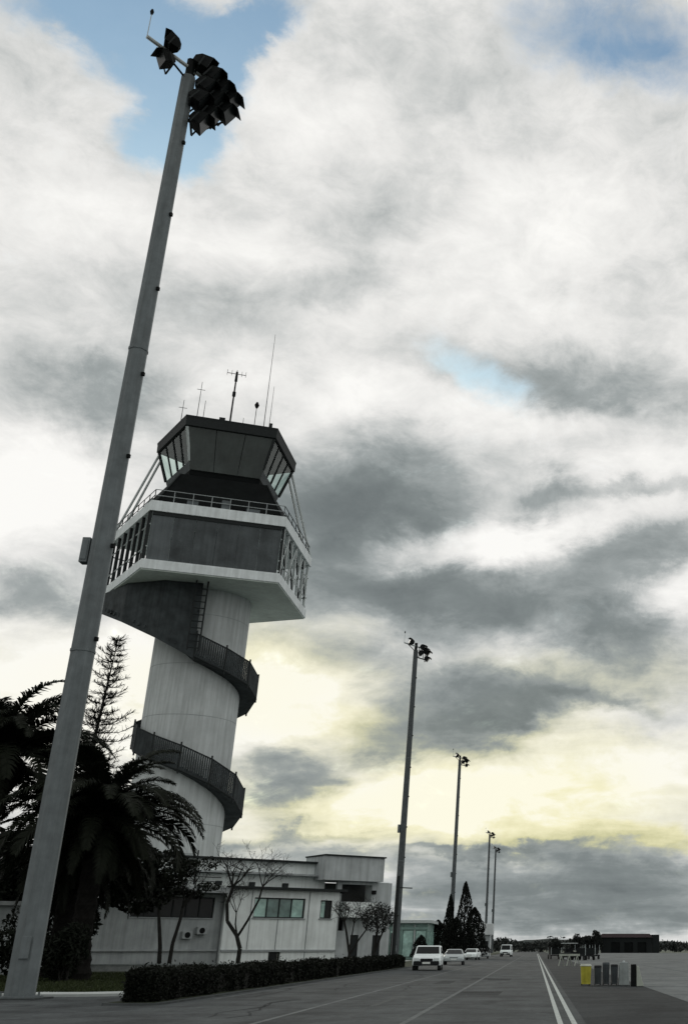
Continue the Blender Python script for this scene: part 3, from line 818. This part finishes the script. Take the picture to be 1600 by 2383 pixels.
# dark hangar across the apron
hg = empty('hangar', (31.5, 400, 0), 0)
tag(hg, 'long low dark hangar far across the apron', 'hangar')
wall(-9.5, 7.8, 0, 4.9, 0, .3, [(-6, -3, 0, 3.4), (-1.5, 1.5, 0, 3.4), (3, 6, 0, 3.4)]).build('wall', 'hangar', hg)
for x in (-4.5, 0, 4.5): MB().box((x, .35, 1.7), (3.0, .1, 3.38)).build('door', 'roof_dark', hg)
MB().loft([[(-10, -.6, 4.9), (8.2, -.6, 4.9), (8.2, 14, 4.9), (-10, 14, 4.9)], [(-8.6, 5, 6.15), (7.6, 5, 6.15), (7.6, 9, 6.15), (-8.6, 9, 6.15)]]).build('roof', 'hangar_roof', hg)
MB().box((9.2, 5, 2.9), (2.6, 9, 5.8)).build('annex', 'hangar', hg)

# ================================================================== VEHICLES
def make_car(L, W, H, hood, hoodz, paint, van=False):
    root = empty('parked_car')
    y0, y1 = -L / 2, L / 2
    hz = hoodz
    prof = [(y0 + .02, .30), (y0, .48), (y0 + .02, hz - .28), (y0 + .14, hz - .10), (y0 + hood, hz + .04), (y1 - .05, hz + .06), (y1, hz - .2), (y1, .42), (y1 - .06, .30)]
    rings = []
    for f, zc in ((-1, .0), (-.93, 1), (.93, 1), (1, 0)):
        x = W / 2 * f
        rings.append([(x, y * (1 if zc else .985), z if zc else max(.32, z - .05)) for y, z in prof])
    MB().loft(rings).build('body', paint, root, bevel=.03)
    cb = [(y0 + hood, hz + .03), (y1 - .03, hz + .03)]
    ct = [(y0 + hood + (.62 if van else .85), H), (y1 - (.12 if van else .75), H)]
    wb, wt_ = W / 2 - .04, W / 2 - (.14 if van else .24)
    cab = MB().loft([[(-wb, cb[0][0], cb[0][1]), (wb, cb[0][0], cb[0][1]), (wb, cb[1][0], cb[1][1]), (-wb, cb[1][0], cb[1][1])],
                     [(-wt_, ct[0][0], H - .04), (wt_, ct[0][0], H - .04), (wt_, ct[1][0], H - .04), (-wt_, ct[1][0], H - .04)],
                     [(-wt_ + .1, ct[0][0] + .12, H), (wt_ - .1, ct[0][0] + .12, H), (wt_ - .1, ct[1][0] - .12, H), (-wt_ + .1, ct[1][0] - .12, H)]])
    cab.build('cabin', paint, root, bevel=.03)
    a, b = Vector((0, cb[0][0], cb[0][1])), Vector((0, ct[0][0], H - .04))
    nr = Vector((0, -(b.z - a.z), b.y - a.y)).normalized() * .012
    p, q = a.lerp(b, .1) + nr, a.lerp(b, .93) + nr
    MB().quad((-wb + .10, p.y, p.z), (wb - .10, p.y, p.z), (wt_ - .06, q.y, q.z), (-wt_ + .06, q.y, q.z)).build('windscreen', 'car_glass', root)
    for s in (-1, 1):
        for g0, g1 in ((.12, .46), (.52, .90)):
            vs = []
            for g, h in ((g0, .14), (g1, .14), (g1, .86), (g0, .86)):
                yb = cb[0][0] + (cb[1][0] - cb[0][0]) * g; yt = ct[0][0] + (ct[1][0] - ct[0][0]) * g
                vs.append((s * (wb + (wt_ - wb) * h + .012), yb + (yt - yb) * h, cb[0][1] + (H - .04 - cb[0][1]) * h))
            MB().quad(*(vs if s > 0 else vs[::-1])).build('side_window', 'car_glass', root)
        MB().box((s * (W / 2 - .27), y0 + .03, hz - .26), (.34, .12, .2)).build('headlight', 'headlamp', root, bevel=.03)
        MB().box((s * (W / 2 + .08), y0 + hood + .35, hz + .18), (.2, .12, .16)).build('wing_mirror', 'plastic_dark', root, bevel=.03)
        for y in (y0 + .78, y1 - .82):
            wh = MB().tube((s * (W / 2 - .2), y, .31), (s * (W / 2 + .015), y, .31), .31, .31, 20).build('wheel', 'tyre', root, bevel=.03)
            MB().tube((s * (W / 2 + .0), y, .31), (s * (W / 2 + .022), y, .31), .2, .18, 14).build('rim', 'rim', wh)
    MB().box((0, y0 - .01, hz - .28), (W - 1.0, .06, .16)).build('grille', 'plastic_dark', root)
    bp = MB().box((0, y0 - .04, .44), (W - .16, .14, .24)).build('bumper', 'plastic_dark' if van else paint, root, bevel=.03)
    MB().box((0, y0 - .12, .46), (.5, .02, .12)).build('number_plate', 'plate', bp)
    return root
def place_car(o, x, y, rz, name, label):
    o.name = name; o.location = (x, y, 0); o.rotation_euler = (0, 0, R(rz))
    return tag(o, label, 'van' if 'van' in name else 'car', 'vehicles parked along the kerb')
place_car(make_car(4.1, 1.78, 1.50, .95, .92, 'car_white', True), -7.0, 78.7, 2, 'parked_van', 'white small van with dark bumper, nearest parked vehicle beyond the hedge')
place_car(make_car(3.9, 1.72, 1.28, 1.0, .82, 'car_silver'), -7.05, 104.6, 2, 'parked_car', 'pale hatchback parked right behind the nearest white van')
place_car(make_car(4.2, 1.74, 1.32, 1.05, .82, 'car_white'), -8.0, 150.5, -6, 'parked_car', 'white saloon parked in front of the white gatehouse')
place_car(make_car(4.0, 1.7, 1.36, 1.0, .84, 'car_silver'), -7.6, 172, 3, 'parked_car', 'silver car half hidden behind the white saloon at the gatehouse')
place_car(make_car(4.6, 1.9, 2.0, .9, 1.0, 'car_white', True), -5.2, 214, -4, 'parked_van', 'distant white van standing alone on the far road')

# ================================================================== APRON EDGE OBJECTS
def bin_(name, x, y, w, d, h, body, lid, label, rz=0):
    b = empty(name, (x, y, 0), R(rz)); b.scale = (.87, .87, .88)
    MB().loft([[(-w * .42, -d * .42, .05), (w * .42, -d * .42, .05), (w * .42, d * .42, .05), (-w * .42, d * .42, .05)], [(-w / 2, -d / 2, h * .9), (w / 2, -d / 2, h * .9), (w / 2, d / 2, h * .9), (-w / 2, d / 2, h * .9)]]).build('body', body, b, bevel=.015)
    MB().loft([[(-w * .54, -d * .56, h * .9 + .003), (w * .54, -d * .56, h * .9 + .003), (w * .54, d * .54, h * .9 + .003), (-w * .54, d * .54, h * .9 + .003)], [(-w * .46, -d * .42, h), (w * .46, -d * .42, h), (w * .46, d * .46, h), (-w * .46, d * .46, h)]]).build('lid', lid, b, bevel=.01)
    for s in (-1, 1):
        MB().tube((s * w * .3, d * .42, .07), (s * w * .44, d * .42, .07), .07, .07, 12).build('wheel', 'tyre', b)
    MB().box((0, d * .58, h * .86), (w * .8, .04, .04)).build('handle', 'plastic_dark', b)
    for s in (-1, 0, 1): MB().box((s * w * .25, -d * .47, h * .5), (.03, .03, h * .6)).build('rib', body, b)
    return tag(b, label, 'bin', 'bins at the apron edge')
bin_('waste_bin', 1.95, 45.7, .46, .46, .86, 'bin_yellow', 'lid_pale', 'yellow bin with a pale lid at the edge of the apron')
bin_('waste_bin', 2.42, 46.0, .32, .42, .80, 'bin_grey', 'plastic_dark', 'narrow dark bin touching the yellow bin')
bin_('waste_bin', 2.74, 46.1, .30, .42, .92, 'bin_grey', 'bin_grey', 'tallest grey bin, middle one of the dark bins')
bin_('waste_bin', 3.06, 46.0, .30, .42, .84, 'bin_grey', 'plastic_dark', 'dark grey bin beside the pale concrete block')
cb_ = empty('concrete_block', (3.42, 45.9, 0))
MB().loft([[(-.2, -.2, 0), (.2, -.2, 0), (.2, .2, 0), (-.2, .2, 0)], [(-.17, -.17, .82), (.17, -.17, .82), (.17, .17, .82), (-.17, .17, .82)]]).build('block', 'block_pale', cb_, bevel=.02)
MB().tube((0, 0, .82), (0, 0, .88), .05, .03, 8).build('lifting_eye', 'galv', cb_)
tag(cb_, 'pale concrete block standing between the grey bins and the black post', 'block')
pb = empty('marker_post', (3.72, 44.6, 0))
MB().box((-.03, 0, .38), (.2, .22, .76)).build('post', 'black_metal', pb, bevel=.015)
MB().loft([[(.075, -.12, 0), (.34, -.1, 0), (.34, .16, 0), (.075, .16, 0)], [(.075, -.1, .7), (.16, -.08, .7), (.16, .12, .7), (.075, .12, .7)]]).build('wedge', 'block_white', pb, bevel=.015)
tag(pb, 'black marker post with a white wedge foot at the apron edge', 'post')
# trestle barrier
tb = empty('trestle_barrier', (2.75, 96, 0), R(8))
for s in (-.65, .0, .65):
    MB().tube((s - .28, -.3, 0), (s, 0, .8), .045, .045, 6).build('leg', 'block_white', tb)
    MB().tube((s + .28, .3, 0), (s, 0, .8), .045, .045, 6).build('leg', 'block_white', tb)
MB().box((0, -.02, .84), (1.7, .06, .16)).build('rail', 'block_white', tb)
tag(tb, 'white trestle barrier on the shoulder beyond the bins', 'barrier')
# tow tractor and baggage carts
tg = empty('tow_tractor', (4.4, 148, 0), R(25))
MB().loft([[(-.75, -1.5, .3), (.75, -1.5, .3), (.75, 1.5, .3), (-.75, 1.5, .3)], [(-.75, -1.5, .95), (.75, -1.5, .95), (.75, 1.5, .8), (-.75, 1.5, .8)]]).build('body', 'plastic_dark', tg, bevel=.05)
for sx in (-.65, .65):
    for sy in (-.3, 1.1): MB().tube((sx, sy, .9), (sx, sy, 1.9), .05, .05, 6).build('roof_post', 'black_metal', tg)
MB().box((0, .4, 1.95), (1.5, 1.7, .08)).build('roof', 'frame_light', tg)
MB().box((0, .55, 1.1), (1.1, .5, .5)).build('seat', 'plastic_dark', tg, bevel=.04)
for sx in (-.7, .7):
    for sy in (-1, 1): MB().tube((sx - .12, sy, .32), (sx + .12, sy, .32), .32, .32, 16).build('wheel', 'tyre', tg)
tag(tg, 'dark open tow tractor with flat roof on the apron edge', 'tractor')
for k, (x, y, rz, lab) in enumerate(((6.1, 146, 30, 'dark baggage cart right behind the tow tractor'), (7.4, 158, 20, 'dark baggage cart farthest from the tow tractor'), (2.6, 160, 10, 'dark baggage cart left of the tow tractor'))):
    bc = empty('baggage_cart', (x, y, 0), R(rz))
    MB().box((0, 0, .5), (1.5, 2.6, .14)).build('platform', 'plastic_dark', bc)
    for sx in (-.7, .7):
        for sy in (-1.2, 1.2): MB().tube((sx, sy, .5), (sx, sy, 1.8 - .3 * (k == 2)), .04, .04, 6).build('corner_post', 'galv', bc)
        for sy in (-.9, .9): MB().tube((sx - .08, sy, .22), (sx + .08, sy, .22), .22, .22, 14).build('wheel', 'tyre', bc)
    MB().box((0, 0, 1.84 - .3 * (k == 2)), (1.6, 2.7, .06)).build('cover', 'roof_dark', bc)
    MB().box((0, 0, 1.0), (1.2, 2.2, .8)).build('load', 'hangar', bc, bevel=.05)
    MB().tube((0, -1.3, .45), (0, -2.0, .4), .04, .04, 6).build('drawbar', 'black_metal', bc)
    tag(bc, lab, 'cart', 'baggage carts')

# ================================================================== VEGETATION
def leaf_cloud(mb, rnd, c, rad, n, size, shell=.55, flat=1.0):
    for _ in range(n):
        while True:
            v = Vector((rnd.uniform(-1, 1), rnd.uniform(-1, 1), rnd.uniform(-1, 1)))
            if v.length <= 1: break
        if v.length > 0: v = v.normalized() * (v.length ** shell)
        p = Vector((c[0] + v.x * rad[0], c[1] + v.y * rad[1], c[2] + v.z * rad[2]))
        a = Vector((rnd.gauss(0, 1), rnd.gauss(0, 1), rnd.gauss(0, 1) * flat)).normalized()
        b = a.cross(Vector((rnd.gauss(0, 1), rnd.gauss(0, 1), rnd.gauss(0, 1)))).normalized()
        s = size * rnd.uniform(.6, 1.3)
        mb.add([p - a * s, p + b * s * .42, p + a * s, p - b * s * .42], [(0, 1, 2, 3)])

def make_frond(name, L, e0, droop, seed, n=70, leaflet=.74, wid=.06):
    """one pinnate palm frond growing out along +X from the origin"""
    rnd = random.Random(seed); mb = MB()
    pts = []; p = Vector((0, 0, 0)); ang = e0; seg = 22
    for i in range(seg + 1):
        pts.append(p.copy()); ang -= droop / seg * (.4 + 1.4 * i / seg); p = p + Vector((math.cos(ang), 0, math.sin(ang))) * (L / seg)
    for i in range(seg): mb.tube(pts[i], pts[i + 1], .045 * (1 - i / seg) + .008, .045 * (1 - (i + 1) / seg) + .008, 4, False)
    for k in range(n):
        f = .14 + .86 * k / (n - 1); i = min(seg - 1, int(f * seg)); q = pts[i].lerp(pts[i + 1], f * seg - i)
        tg_ = (pts[i + 1] - pts[i]).normalized(); upv = Vector((0, 1, 0)).cross(tg_) * -1
        ll = leaflet * (math.sin(PI * min(1, .18 + f * .78)) ** .7) * rnd.uniform(.85, 1.1)
        for s in (-1, 1):
            dirv = (tg_ * rnd.uniform(.55, .8) + Vector((0, s, 0)) * .8 + upv * rnd.uniform(.05, .4)).normalized()
            mid = q + dirv * ll * .55; tip = q + dirv * ll + Vector((0, 0, -ll * rnd.uniform(.18, .42)))
            w = tg_ * wid
            mb.add([q - w * .5, q + w * .5, mid + w * .6, mid - w * .6, tip], [(0, 1, 2, 3), (3, 2, 4)])
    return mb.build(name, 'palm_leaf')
FR = [make_frond('frond', 3.9, R(70), R(75), 1), make_frond('frond', 4.3, R(45), R(95), 2), make_frond('frond', 4.2, R(18), R(95), 3), make_frond('frond', 3.6, R(-15), R(70), 4, leaflet=.5),
      make_frond('frond', 4.5, R(33), R(80), 5)]
def palm(loc, h, r, nf, seed, label, sc=1.0, lean=(0, 0)):
    rnd = random.Random(seed)
    root = empty('palm_tree', loc)
    rings = []; n = 14
    for i in range(25):
        f = i / 24; rr = r * (1.35 - .5 * min(1, f * 4)) * (1 + (.09 if i % 2 else -.05)) * (1 + .35 * max(0, f - .85) / .15)
        rings.append([(lean[0] * f + rr * math.cos(2 * PI * j / n + i * .22), lean[1] * f + rr * math.sin(2 * PI * j / n + i * .22), h * f) for j in range(n)])
    MB().loft(rings).build('trunk', 'bark_palm', root)
    for k in range(nf):
        f = k / (nf - 1)
        src = FR[0] if f < .2 else (FR[4] if f < .42 else (FR[1] if f < .64 else (FR[2] if f < .84 else FR[3])))
        o = share(src, root); s = sc * rnd.uniform(.85, 1.12)
        o.location = (lean[0] + rnd.uniform(-.1, .1), lean[1] + rnd.uniform(-.1, .1), h + .25 - .5 * f)
        o.rotation_euler = (rnd.uniform(-.25, .25), rnd.uniform(-.16, .16), k * 2.39996 + rnd.uniform(-.3, .3)); o.scale = (s, s, s)
    sk = MB(); 
    leaf_cloud(sk, rnd, (lean[0], lean[1], h - .7), (r * 1.9, r * 1.9, 1.1), 700, .3, .7)
    sk.build('dead_frond_skirt', 'bark_palm', root)
    return tag(root, label, 'palm tree', 'palm trees by the mast')
palm((-19.6, 52.5, .05), 6.6, .5, 78, 21, 'large dark palm with fronds arching right in front of the tower', 1.12)
palm((-24.9, 53.5, .05), 9.6, .5, 74, 22, 'dark palm at the left edge of the picture, fronds raised', 1.12)
palm((-22.0, 56.5, .05), 5.4, .5, 64, 23, 'shorter palm standing between the two larger palms', 1.0)
for f_ in FR: bpy.data.objects.remove(f_)

def branch_tree(name, loc, seed, trunk_pts, rs, levels, spread, twig, m='bark', upb=.35, nb=(3, 4), shrink=.66):
    """bare branching tree from given stems; returns root"""
    rnd = random.Random(seed)
    root = empty(name, loc)
    tk = MB(); br = MB()
    def grow(mb, p, d, L, r, lev):
        k = 4; pts = [p]; dd = d.copy()
        for i in range(k):
            dd = (dd + Vector((rnd.gauss(0, .16), rnd.gauss(0, .16), rnd.gauss(0, .12) + .03))).normalized()
            pts.append(pts[-1] + dd * (L / k))
        mb.path(pts, [max(.006, r * (1 - .45 * i / k)) for i in range(k + 1)], 5 if lev > 1 else 7)
        if lev >= levels: return
        for j in range(rnd.randint(*nb)):
            f = rnd.uniform(.45, 1.0); i = min(k - 1, int(f * k)); q = pts[i].lerp(pts[i + 1], f * k - i)
            sd = Vector((rnd.gauss(0, 1), rnd.gauss(0, 1), rnd.gauss(0, .6))).normalized()
            nd = (dd * (1 - spread) + sd * spread + Vector((0, 0, upb * .3))).normalized()
            grow(br, q, nd, L * shrink * rnd.uniform(.75, 1.15), r * .5, lev + 1)
    for pts, r_ in zip(trunk_pts, rs):
        pts = [Vector(p) for p in pts]; n = len(pts)
        tk.path(pts, [r_ * (1 - .4 * i / (n - 1)) for i in range(n)], 8)
        d = (pts[-1] - pts[-2]).normalized()
        for j in range(4):
            sd = Vector((rnd.gauss(0, 1), rnd.gauss(0, 1), rnd.uniform(-.1, .8))).normalized()
            grow(br, pts[-1], (d * .55 + sd * .6).normalized(), twig * rnd.uniform(.8, 1.2), r_ * .45, 1)
    tk.build('trunk', m, root); br.build('crown', m, root)
    return root
o = branch_tree('bare_tree', (-19.2, 78.5, .1), 5, [[(0, 0, 0), (.05, 0, 1.2), (-.25, 0, 2.0), (-1.0, .1, 2.9), (-1.15, .1, 4.0), (-.9, .1, 5.0)], [(-.22, 0, 1.9), (.35, -.1, 2.9), (.95, -.2, 4.2), (1.1, -.2, 5.0)], [(-.2, 0, 1.9), (-.45, .1, 2.7), (-.5, .2, 3.4)]], [.15, .09, .06], 4, .58, 1.45)
tag(o, 'bare forked tree with twiggy crown in front of the green window', 'tree', 'trees before the office')
o = branch_tree('bare_tree', (-22.3, 72.6, .1), 7, [[(0, 0, 0), (-.1, 0, 1.3), (-.35, 0, 2.6), (-.5, 0, 3.4)], [(.55, 0, 0), (.6, 0, 1.5), (.85, 0, 2.8), (.9, 0, 3.5)]], [.14, .13], 4, .6, 1.5)
lf = MB(); rnd = random.Random(3)
for j in range(17):
    q = Vector((rnd.uniform(-2.9, 2.6), rnd.uniform(-1, 1), rnd.uniform(3.5, 6.2)))
    leaf_cloud(lf, rnd, q, (rnd.uniform(.35, .8), rnd.uniform(.4, .7), rnd.uniform(.25, .5)), 260, .10, .8)
lf.build('foliage', 'dark_leaf', o)
tag(o, 'twin stemmed small tree with dark foliage before the shaded office wall', 'tree', 'trees before the office')
o = branch_tree('bare_tree', (-12.5, 81, .1), 9, [[(0, 0, 0), (.0, 0, .9), (-.3, 0, 2.2), (-.5, 0, 2.9)], [(0, 0, .8), (.5, 0, 1.7), (1.0, 0, 2.4)], [(0, 0, 1.2), (.1, .3, 2.8)]], [.10, .07, .06], 4, .62, 1.1)
tag(o, 'small bare tree before the shaded end wall of the office', 'tree', 'trees before the office')
o = branch_tree('bare_tree', (-11.6, 86, .1), 12, [[(0, 0, 0), (.1, 0, 1.5), (.2, 0, 2.6)], [(.1, 0, 1.0), (.6, 0, 2.4)]], [.12, .09], 4, .6, 1.2)
lf = MB()
leaf_cloud(lf, rnd, (.2, 0, 3.3), (1.2, 1.2, 1.1), 900, .10, .6)
lf.build('foliage', 'far_leaf', o)
tag(o, 'small tree with thin grey foliage at the far end of the hedge', 'tree', 'trees before the office')

# dense evergreens behind the palms
def leafy_tree(name, loc, seed, clumps, n, size, m, th, tr, label, cat='tree', group=None):
    rnd = random.Random(seed); root = empty(name, loc)
    tk = MB().path([(0, 0, 0), (.1, 0, th * .4), (-.05, .05, th * .75), (0, 0, th)], [tr, tr * .85, tr * .7, tr * .5], 9)
    for c, rr in clumps:
        tk.path([(0, 0, th * .7), (c[0] * .5, c[1] * .5, (th * .7 + c[2]) / 2 + .1), c], [tr * .4, tr * .25, tr * .1], 6)
    tk.build('trunk', 'bark', root)
    mb = MB()
    for c, rr in clumps: leaf_cloud(mb, rnd, c, rr, int(n * rr[0] * rr[2]), size, .55)
    mb.build('crown', m, root)
    return tag(root, label, cat, group)
leafy_tree('evergreen_tree', (-24.4, 64, .1), 31, [((0, 0, 6.2), (2.6, 2.0, 1.8)), ((-2.2, .3, 5.6), (2.0, 1.6, 1.6)), ((2.2, -.2, 5.4), (1.9, 1.6, 1.4)), ((.6, 0, 7.6), (1.6, 1.4, 1.1)), ((-1.0, 0, 8.4), (1.2, 1.1, .8)), ((.2, 0, 4.3), (2.6, 1.8, 1.3)), ((3.2, 0, 4.1), (1.7, 1.3, 1.2)), ((4.4, 0, 5.2), (1.3, 1.1, 1.0)), ((-2.6, 0, 3.8), (1.8, 1.3, 1.2)), ((-4.5, 0, 5.2), (2.0, 1.4, 1.6)), ((-4.6, 0, 2.6), (2.0, 1.3, 1.5)), ((-.8, 0, 2.4), (2.2, 1.3, 1.4))], 620, .17, 'dark_leaf', 6, .28, 'dense dark evergreen tree behind the palms', group='evergreens behind the palms')
leafy_tree('evergreen_tree', (-31.5, 68, .1), 33, [((0, 0, 5.8), (2.6, 2.0, 2.0)), ((-2.2, 0, 5.0), (2.0, 1.6, 1.6)), ((2.0, 0, 4.6), (2.0, 1.6, 1.6)), ((.6, 0, 3.2), (2.6, 1.6, 1.4))], 520, .18, 'dark_leaf', 5.5, .26, 'rounded dark evergreen tree beyond the left edge palm', group='evergreens behind the palms')
# low shrubs at the palm feet
for k, (x, y, s, lab) in enumerate(((-18.9, 49.6, 1.15, 'dark rounded shrub at the foot of the large palm'), (-20.9, 50.8, 1.3, 'dark shrub between the palm trunks'), (-22.6, 49.4, 1.1, 'dark shrub left of the foreground mast foot'))):
    rt = empty('shrub', (x, y, .1)); rn = random.Random(50 + k); mb = MB()
    for j in range(7): leaf_cloud(mb, rn, (rn.uniform(-.7, .7) * s, rn.uniform(-.5, .5) * s, rn.uniform(.4, 1.7) * s), (.55 * s, .5 * s, .5 * s), 420, .11, .6)
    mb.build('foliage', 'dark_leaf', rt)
    st = MB()
    for j in range(5): st.path([(rn.uniform(-.2, .2), rn.uniform(-.2, .2), 0), (rn.uniform(-.5, .5), rn.uniform(-.4, .4), 1.4 * s)], [.04, .015], 5)
    st.build('stem', 'bark', rt); tag(rt, lab, 'shrub', 'shrubs under the palms')

# Norfolk Island style pine with whorled branches
pine = empty('whorled_pine', (-24.3, 62.3, .1))
rn = random.Random(77)
MB().path([(0, 0, 0), (.05, 0, 6), (0, 0, 12), (.35, 0, 17.7)], [.26, .2, .1, .015], 8).build('trunk', 'bark', pine)
nd = MB(); z = 17.4
wood = MB()
while z > 4.0:
    f = (17.6 - z) / 13.6; L = (.26 + 2.7 * f ** .8) * rn.uniform(.8, 1.2); cx = .35 * max(0, (z - 12) / 5.7)
    nb = 5 if f < .3 else 6; a0 = rn.uniform(0, 6)
    for j in range(nb):
        if rn.random() < .1: continue
        a = a0 + 2 * PI * j / nb + rn.uniform(-.35, .35); l = L * rn.uniform(.55, 1.2)
        p0 = Vector((cx, 0, z)); dirv = Vector((math.cos(a), math.sin(a), rn.uniform(.0, .25)))
        p1 = p0 + dirv * l * .6; p2 = p0 + dirv * l + Vector((0, 0, .18 * l))
        wood.path([p0, p1, p2], [.025, .015, .006], 4)
        for s in range(int(12 + 34 * l)):
            g = rn.uniform(.12, 1); q = p0.lerp(p1, g / .6) if g < .6 else p1.lerp(p2, (g - .6) / .4)
            dv = (dirv * .5 + Vector((rn.gauss(0, .6), rn.gauss(0, .6), rn.uniform(-.4, .7)))).normalized(); w = dv.cross(Vector((0, 0, 1)) + dirv * .3).normalized() * .022
            ln = rn.uniform(.15, .45)
            nd.add([q - w, q + w, q + dv * ln + w * .5, q + dv * ln - w * .5], [(0, 1, 2, 3)])
    z -= (.32 + .2 * f) * rn.uniform(.7, 1.3)
wood.build('branches', 'bark', pine)['kind'] = 'stuff'; nd.build('crown', 'pine_leaf', pine)
tag(pine, 'slender whorled pine with a thin bare spire left of the tower', 'tree')

# clipped hedge along the kerb
hedge = empty('hedge', (-10.0, 31.1, .03))
rn = random.Random(91)
HL = 57.0
inner = MB(); prev = None; rings = []
for i in range(58):
    y = i * HL / 57; wv = .27 + rn.uniform(-.05, .05); hh = .63 + rn.uniform(-.05, .05)
    rings.append([(-wv, y, 0), (wv, y, 0), (wv * .96, y, hh), (-wv * .96, y, hh)])
inner.loft(rings).build('branch_core', 'bark', hedge)
lv = MB()
def hl(p, s):
    a = Vector((rn.gauss(0, 1), rn.gauss(0, 1), rn.gauss(0, 1))).normalized(); b = a.cross(Vector((rn.gauss(0, 1), rn.gauss(0, 1), rn.gauss(0, 1)))).normalized()
    lv.add([p - a * s, p + b * s * .45, p + a * s, p - b * s * .45], [(0, 1, 2, 3)])
for k in range(36000):
    y = HL * rn.random() ** 1.5; s = rn.uniform(.03, .06) * (1 + y / 40); bulge = .05 * math.sin(y * 1.7) + .04 * math.sin(y * 4.1 + 1) + .04 * math.sin(y * .6)
    side = rn.random(); j = abs(rn.gauss(0, .05))
    if side < .5: p = Vector((.28 + bulge + j, y, rn.uniform(0, .71)))
    elif side < .85: p = Vector((rn.uniform(-.31, .31), y, .65 + bulge + j))
    else: p = Vector((-.28 - j, y, rn.uniform(0, .71)))
    hl(p, s)
for k in range(2600): hl(Vector((rn.uniform(-.31, .31), -abs(rn.gauss(0, .05)), rn.uniform(0, .71))), rn.uniform(.03, .06))
for k in range(1800):
    y = HL * rn.random() ** 1.4; hl(Vector((rn.uniform(-.26, .26), y, .68 + abs(rn.gauss(0, .1)))), .05)
lv.build('foliage', 'hedge_leaf', hedge)
tag(hedge, 'long low clipped dark hedge running along the kerb', 'hedge')

# cypress group beyond the terminal end
def cypress(loc, h, r, seed, label, n=5200, sz=.16, name='cypress_tree', m='cypress_leaf', lobes=1.0):
    rn = random.Random(seed); root = empty(name, loc)
    MB().path([(0, 0, 0), (0, 0, h * .9)], [r * .14, .02], 7).build('trunk', 'bark', root)
    mb = MB(); ph = [rn.uniform(0, 6) for _ in range(4)]
    for k in range(n):
        f = rn.random() ** 1.25; a = rn.uniform(0, 2 * PI)
        rr = r * (1 - f) ** .62 * (1 + .22 * lobes * math.sin(3 * a + ph[0] + f * 9) + .15 * lobes * math.sin(5 * a + ph[1] - f * 14)) * min(1, .35 + f * 6) * rn.uniform(.55, 1.0) ** .5
        p = Vector((rr * math.cos(a), rr * math.sin(a), .15 + f * h)); s = sz * rn.uniform(.6, 1.3)
        av = Vector((rn.gauss(0, .4), rn.gauss(0, .4), 1)).normalized(); b = av.cross(Vector((rn.gauss(0, 1), rn.gauss(0, 1), 0))).normalized()
        mb.add([p - av * s, p + b * s * .4, p + av * s, p - b * s * .4], [(0, 1, 2, 3)])
    mb.build('crown', m, root)
    return tag(root, label, 'tree', 'dark conifers beyond the terminal')
cypress((-10.2, 168, .1), 10.0, 1.7, 1, 'tallest pointed dark cypress beside the far cars')
cypress((-12.2, 167, .1), 8.2, 1.1, 2, 'thin leaning dark cypress left of the tallest cypress')
cypress((-8.9, 170, .1), 6.6, 2.3, 3, 'broad dark conifer right of the tallest cypress')
cypress((-13.2, 160, .1), 4.6, 2.2, 4, 'low wide dark conifer at the left foot of the cypresses', lobes=1.4)
cypress((-10.9, 162, .1), 5.0, 2.0, 5, 'low wide dark conifer directly behind the pale hatchback', lobes=1.4)
cypress((-14.2, 148, .1), 2.6, 1.3, 6, 'small dark bush in front of the green terminal', 2600, .13, 'round_bush', lobes=1.2)

# trees across the apron and far wood
def far_tree(loc, h, w, seed, label):
    rn = random.Random(seed); root = empty('far_tree', loc)
    MB().path([(0, 0, 0), (0, 0, h * .6)], [.25, .1], 6).build('trunk', 'bark', root)
    mb = MB()
    for j in range(6): leaf_cloud(mb, rn, (rn.uniform(-.5, .5) * w, rn.uniform(-.4, .4) * w, h * rn.uniform(.35, .8)), (w * .42, w * .4, h * .24), 330, .35, .6)
    mb.build('crown', 'far_leaf', root)
    return tag(root, label, 'tree', 'trees across the apron')
far_tree((20.9, 396, 0), 7.8, 2.6, 1, 'tallest dark tree at the left end of the far hangar')
far_tree((17.2, 398, 0), 5.6, 3.0, 2, 'dark tree just left of the tallest far tree')
far_tree((14.0, 399, 0), 5.9, 3.0, 3, 'round topped tree above the tow tractor')
far_tree((7.2, 420, 0), 4.8, 3.6, 4, 'low far tree between the double line and the tow tractor')
wood_ = MB(); rn = random.Random(404)
for k in range(330):
    x = rn.uniform(-130, 330); y = rn.uniform(470, 640); h = rn.uniform(3.2, 6.2)
    for j in range(3): leaf_cloud(wood_, rn, (x + rn.uniform(-2, 2), y, h * rn.uniform(.3, .75)), (3.2, 2.2, h * .32), 26, .8, .6)
tag(wood_.build('far_wood', 'far_leaf'), 'grey band of distant woodland along the horizon', 'woodland', kind='stuff')

# grass on the verge
gr = MB(); rn = random.Random(8)
def inside(x, y):
    if -10.5 < x < -9.6: return False
    yb = 39.6 if x > -11.4 else (38.9 + (-x - 12.6) * -1.0 if x > -13.6 else (37.6 if x > -15.2 else (37.7 + (-15.2 - x) * .62 if x > -18.8 else 40 + (-18.8 - x) * .84)))
    return y > max(yb + .15, 37.5)
cnt = 0
while cnt < 15000:
    x = rn.uniform(-30, -11.4); y = 37.5 + 30 * rn.random() ** 1.5
    if not inside(x, y): continue
    a = rn.uniform(0, PI); h = rn.uniform(.04, .13); w = rn.uniform(.02, .05)
    dx, dy = math.cos(a) * w, math.sin(a) * w; lx, ly = rn.gauss(0, .04), rn.gauss(0, .04)
    gr.add([(x - dx, y - dy, .05), (x + dx, y + dy, .05), (x + lx, y + ly, .05 + h)], [(0, 1, 2)]); cnt += 1
tag(gr.build('grass', 'grass_leaf'), 'short dark grass growing on the verge behind the kerb', 'grass', kind='stuff')
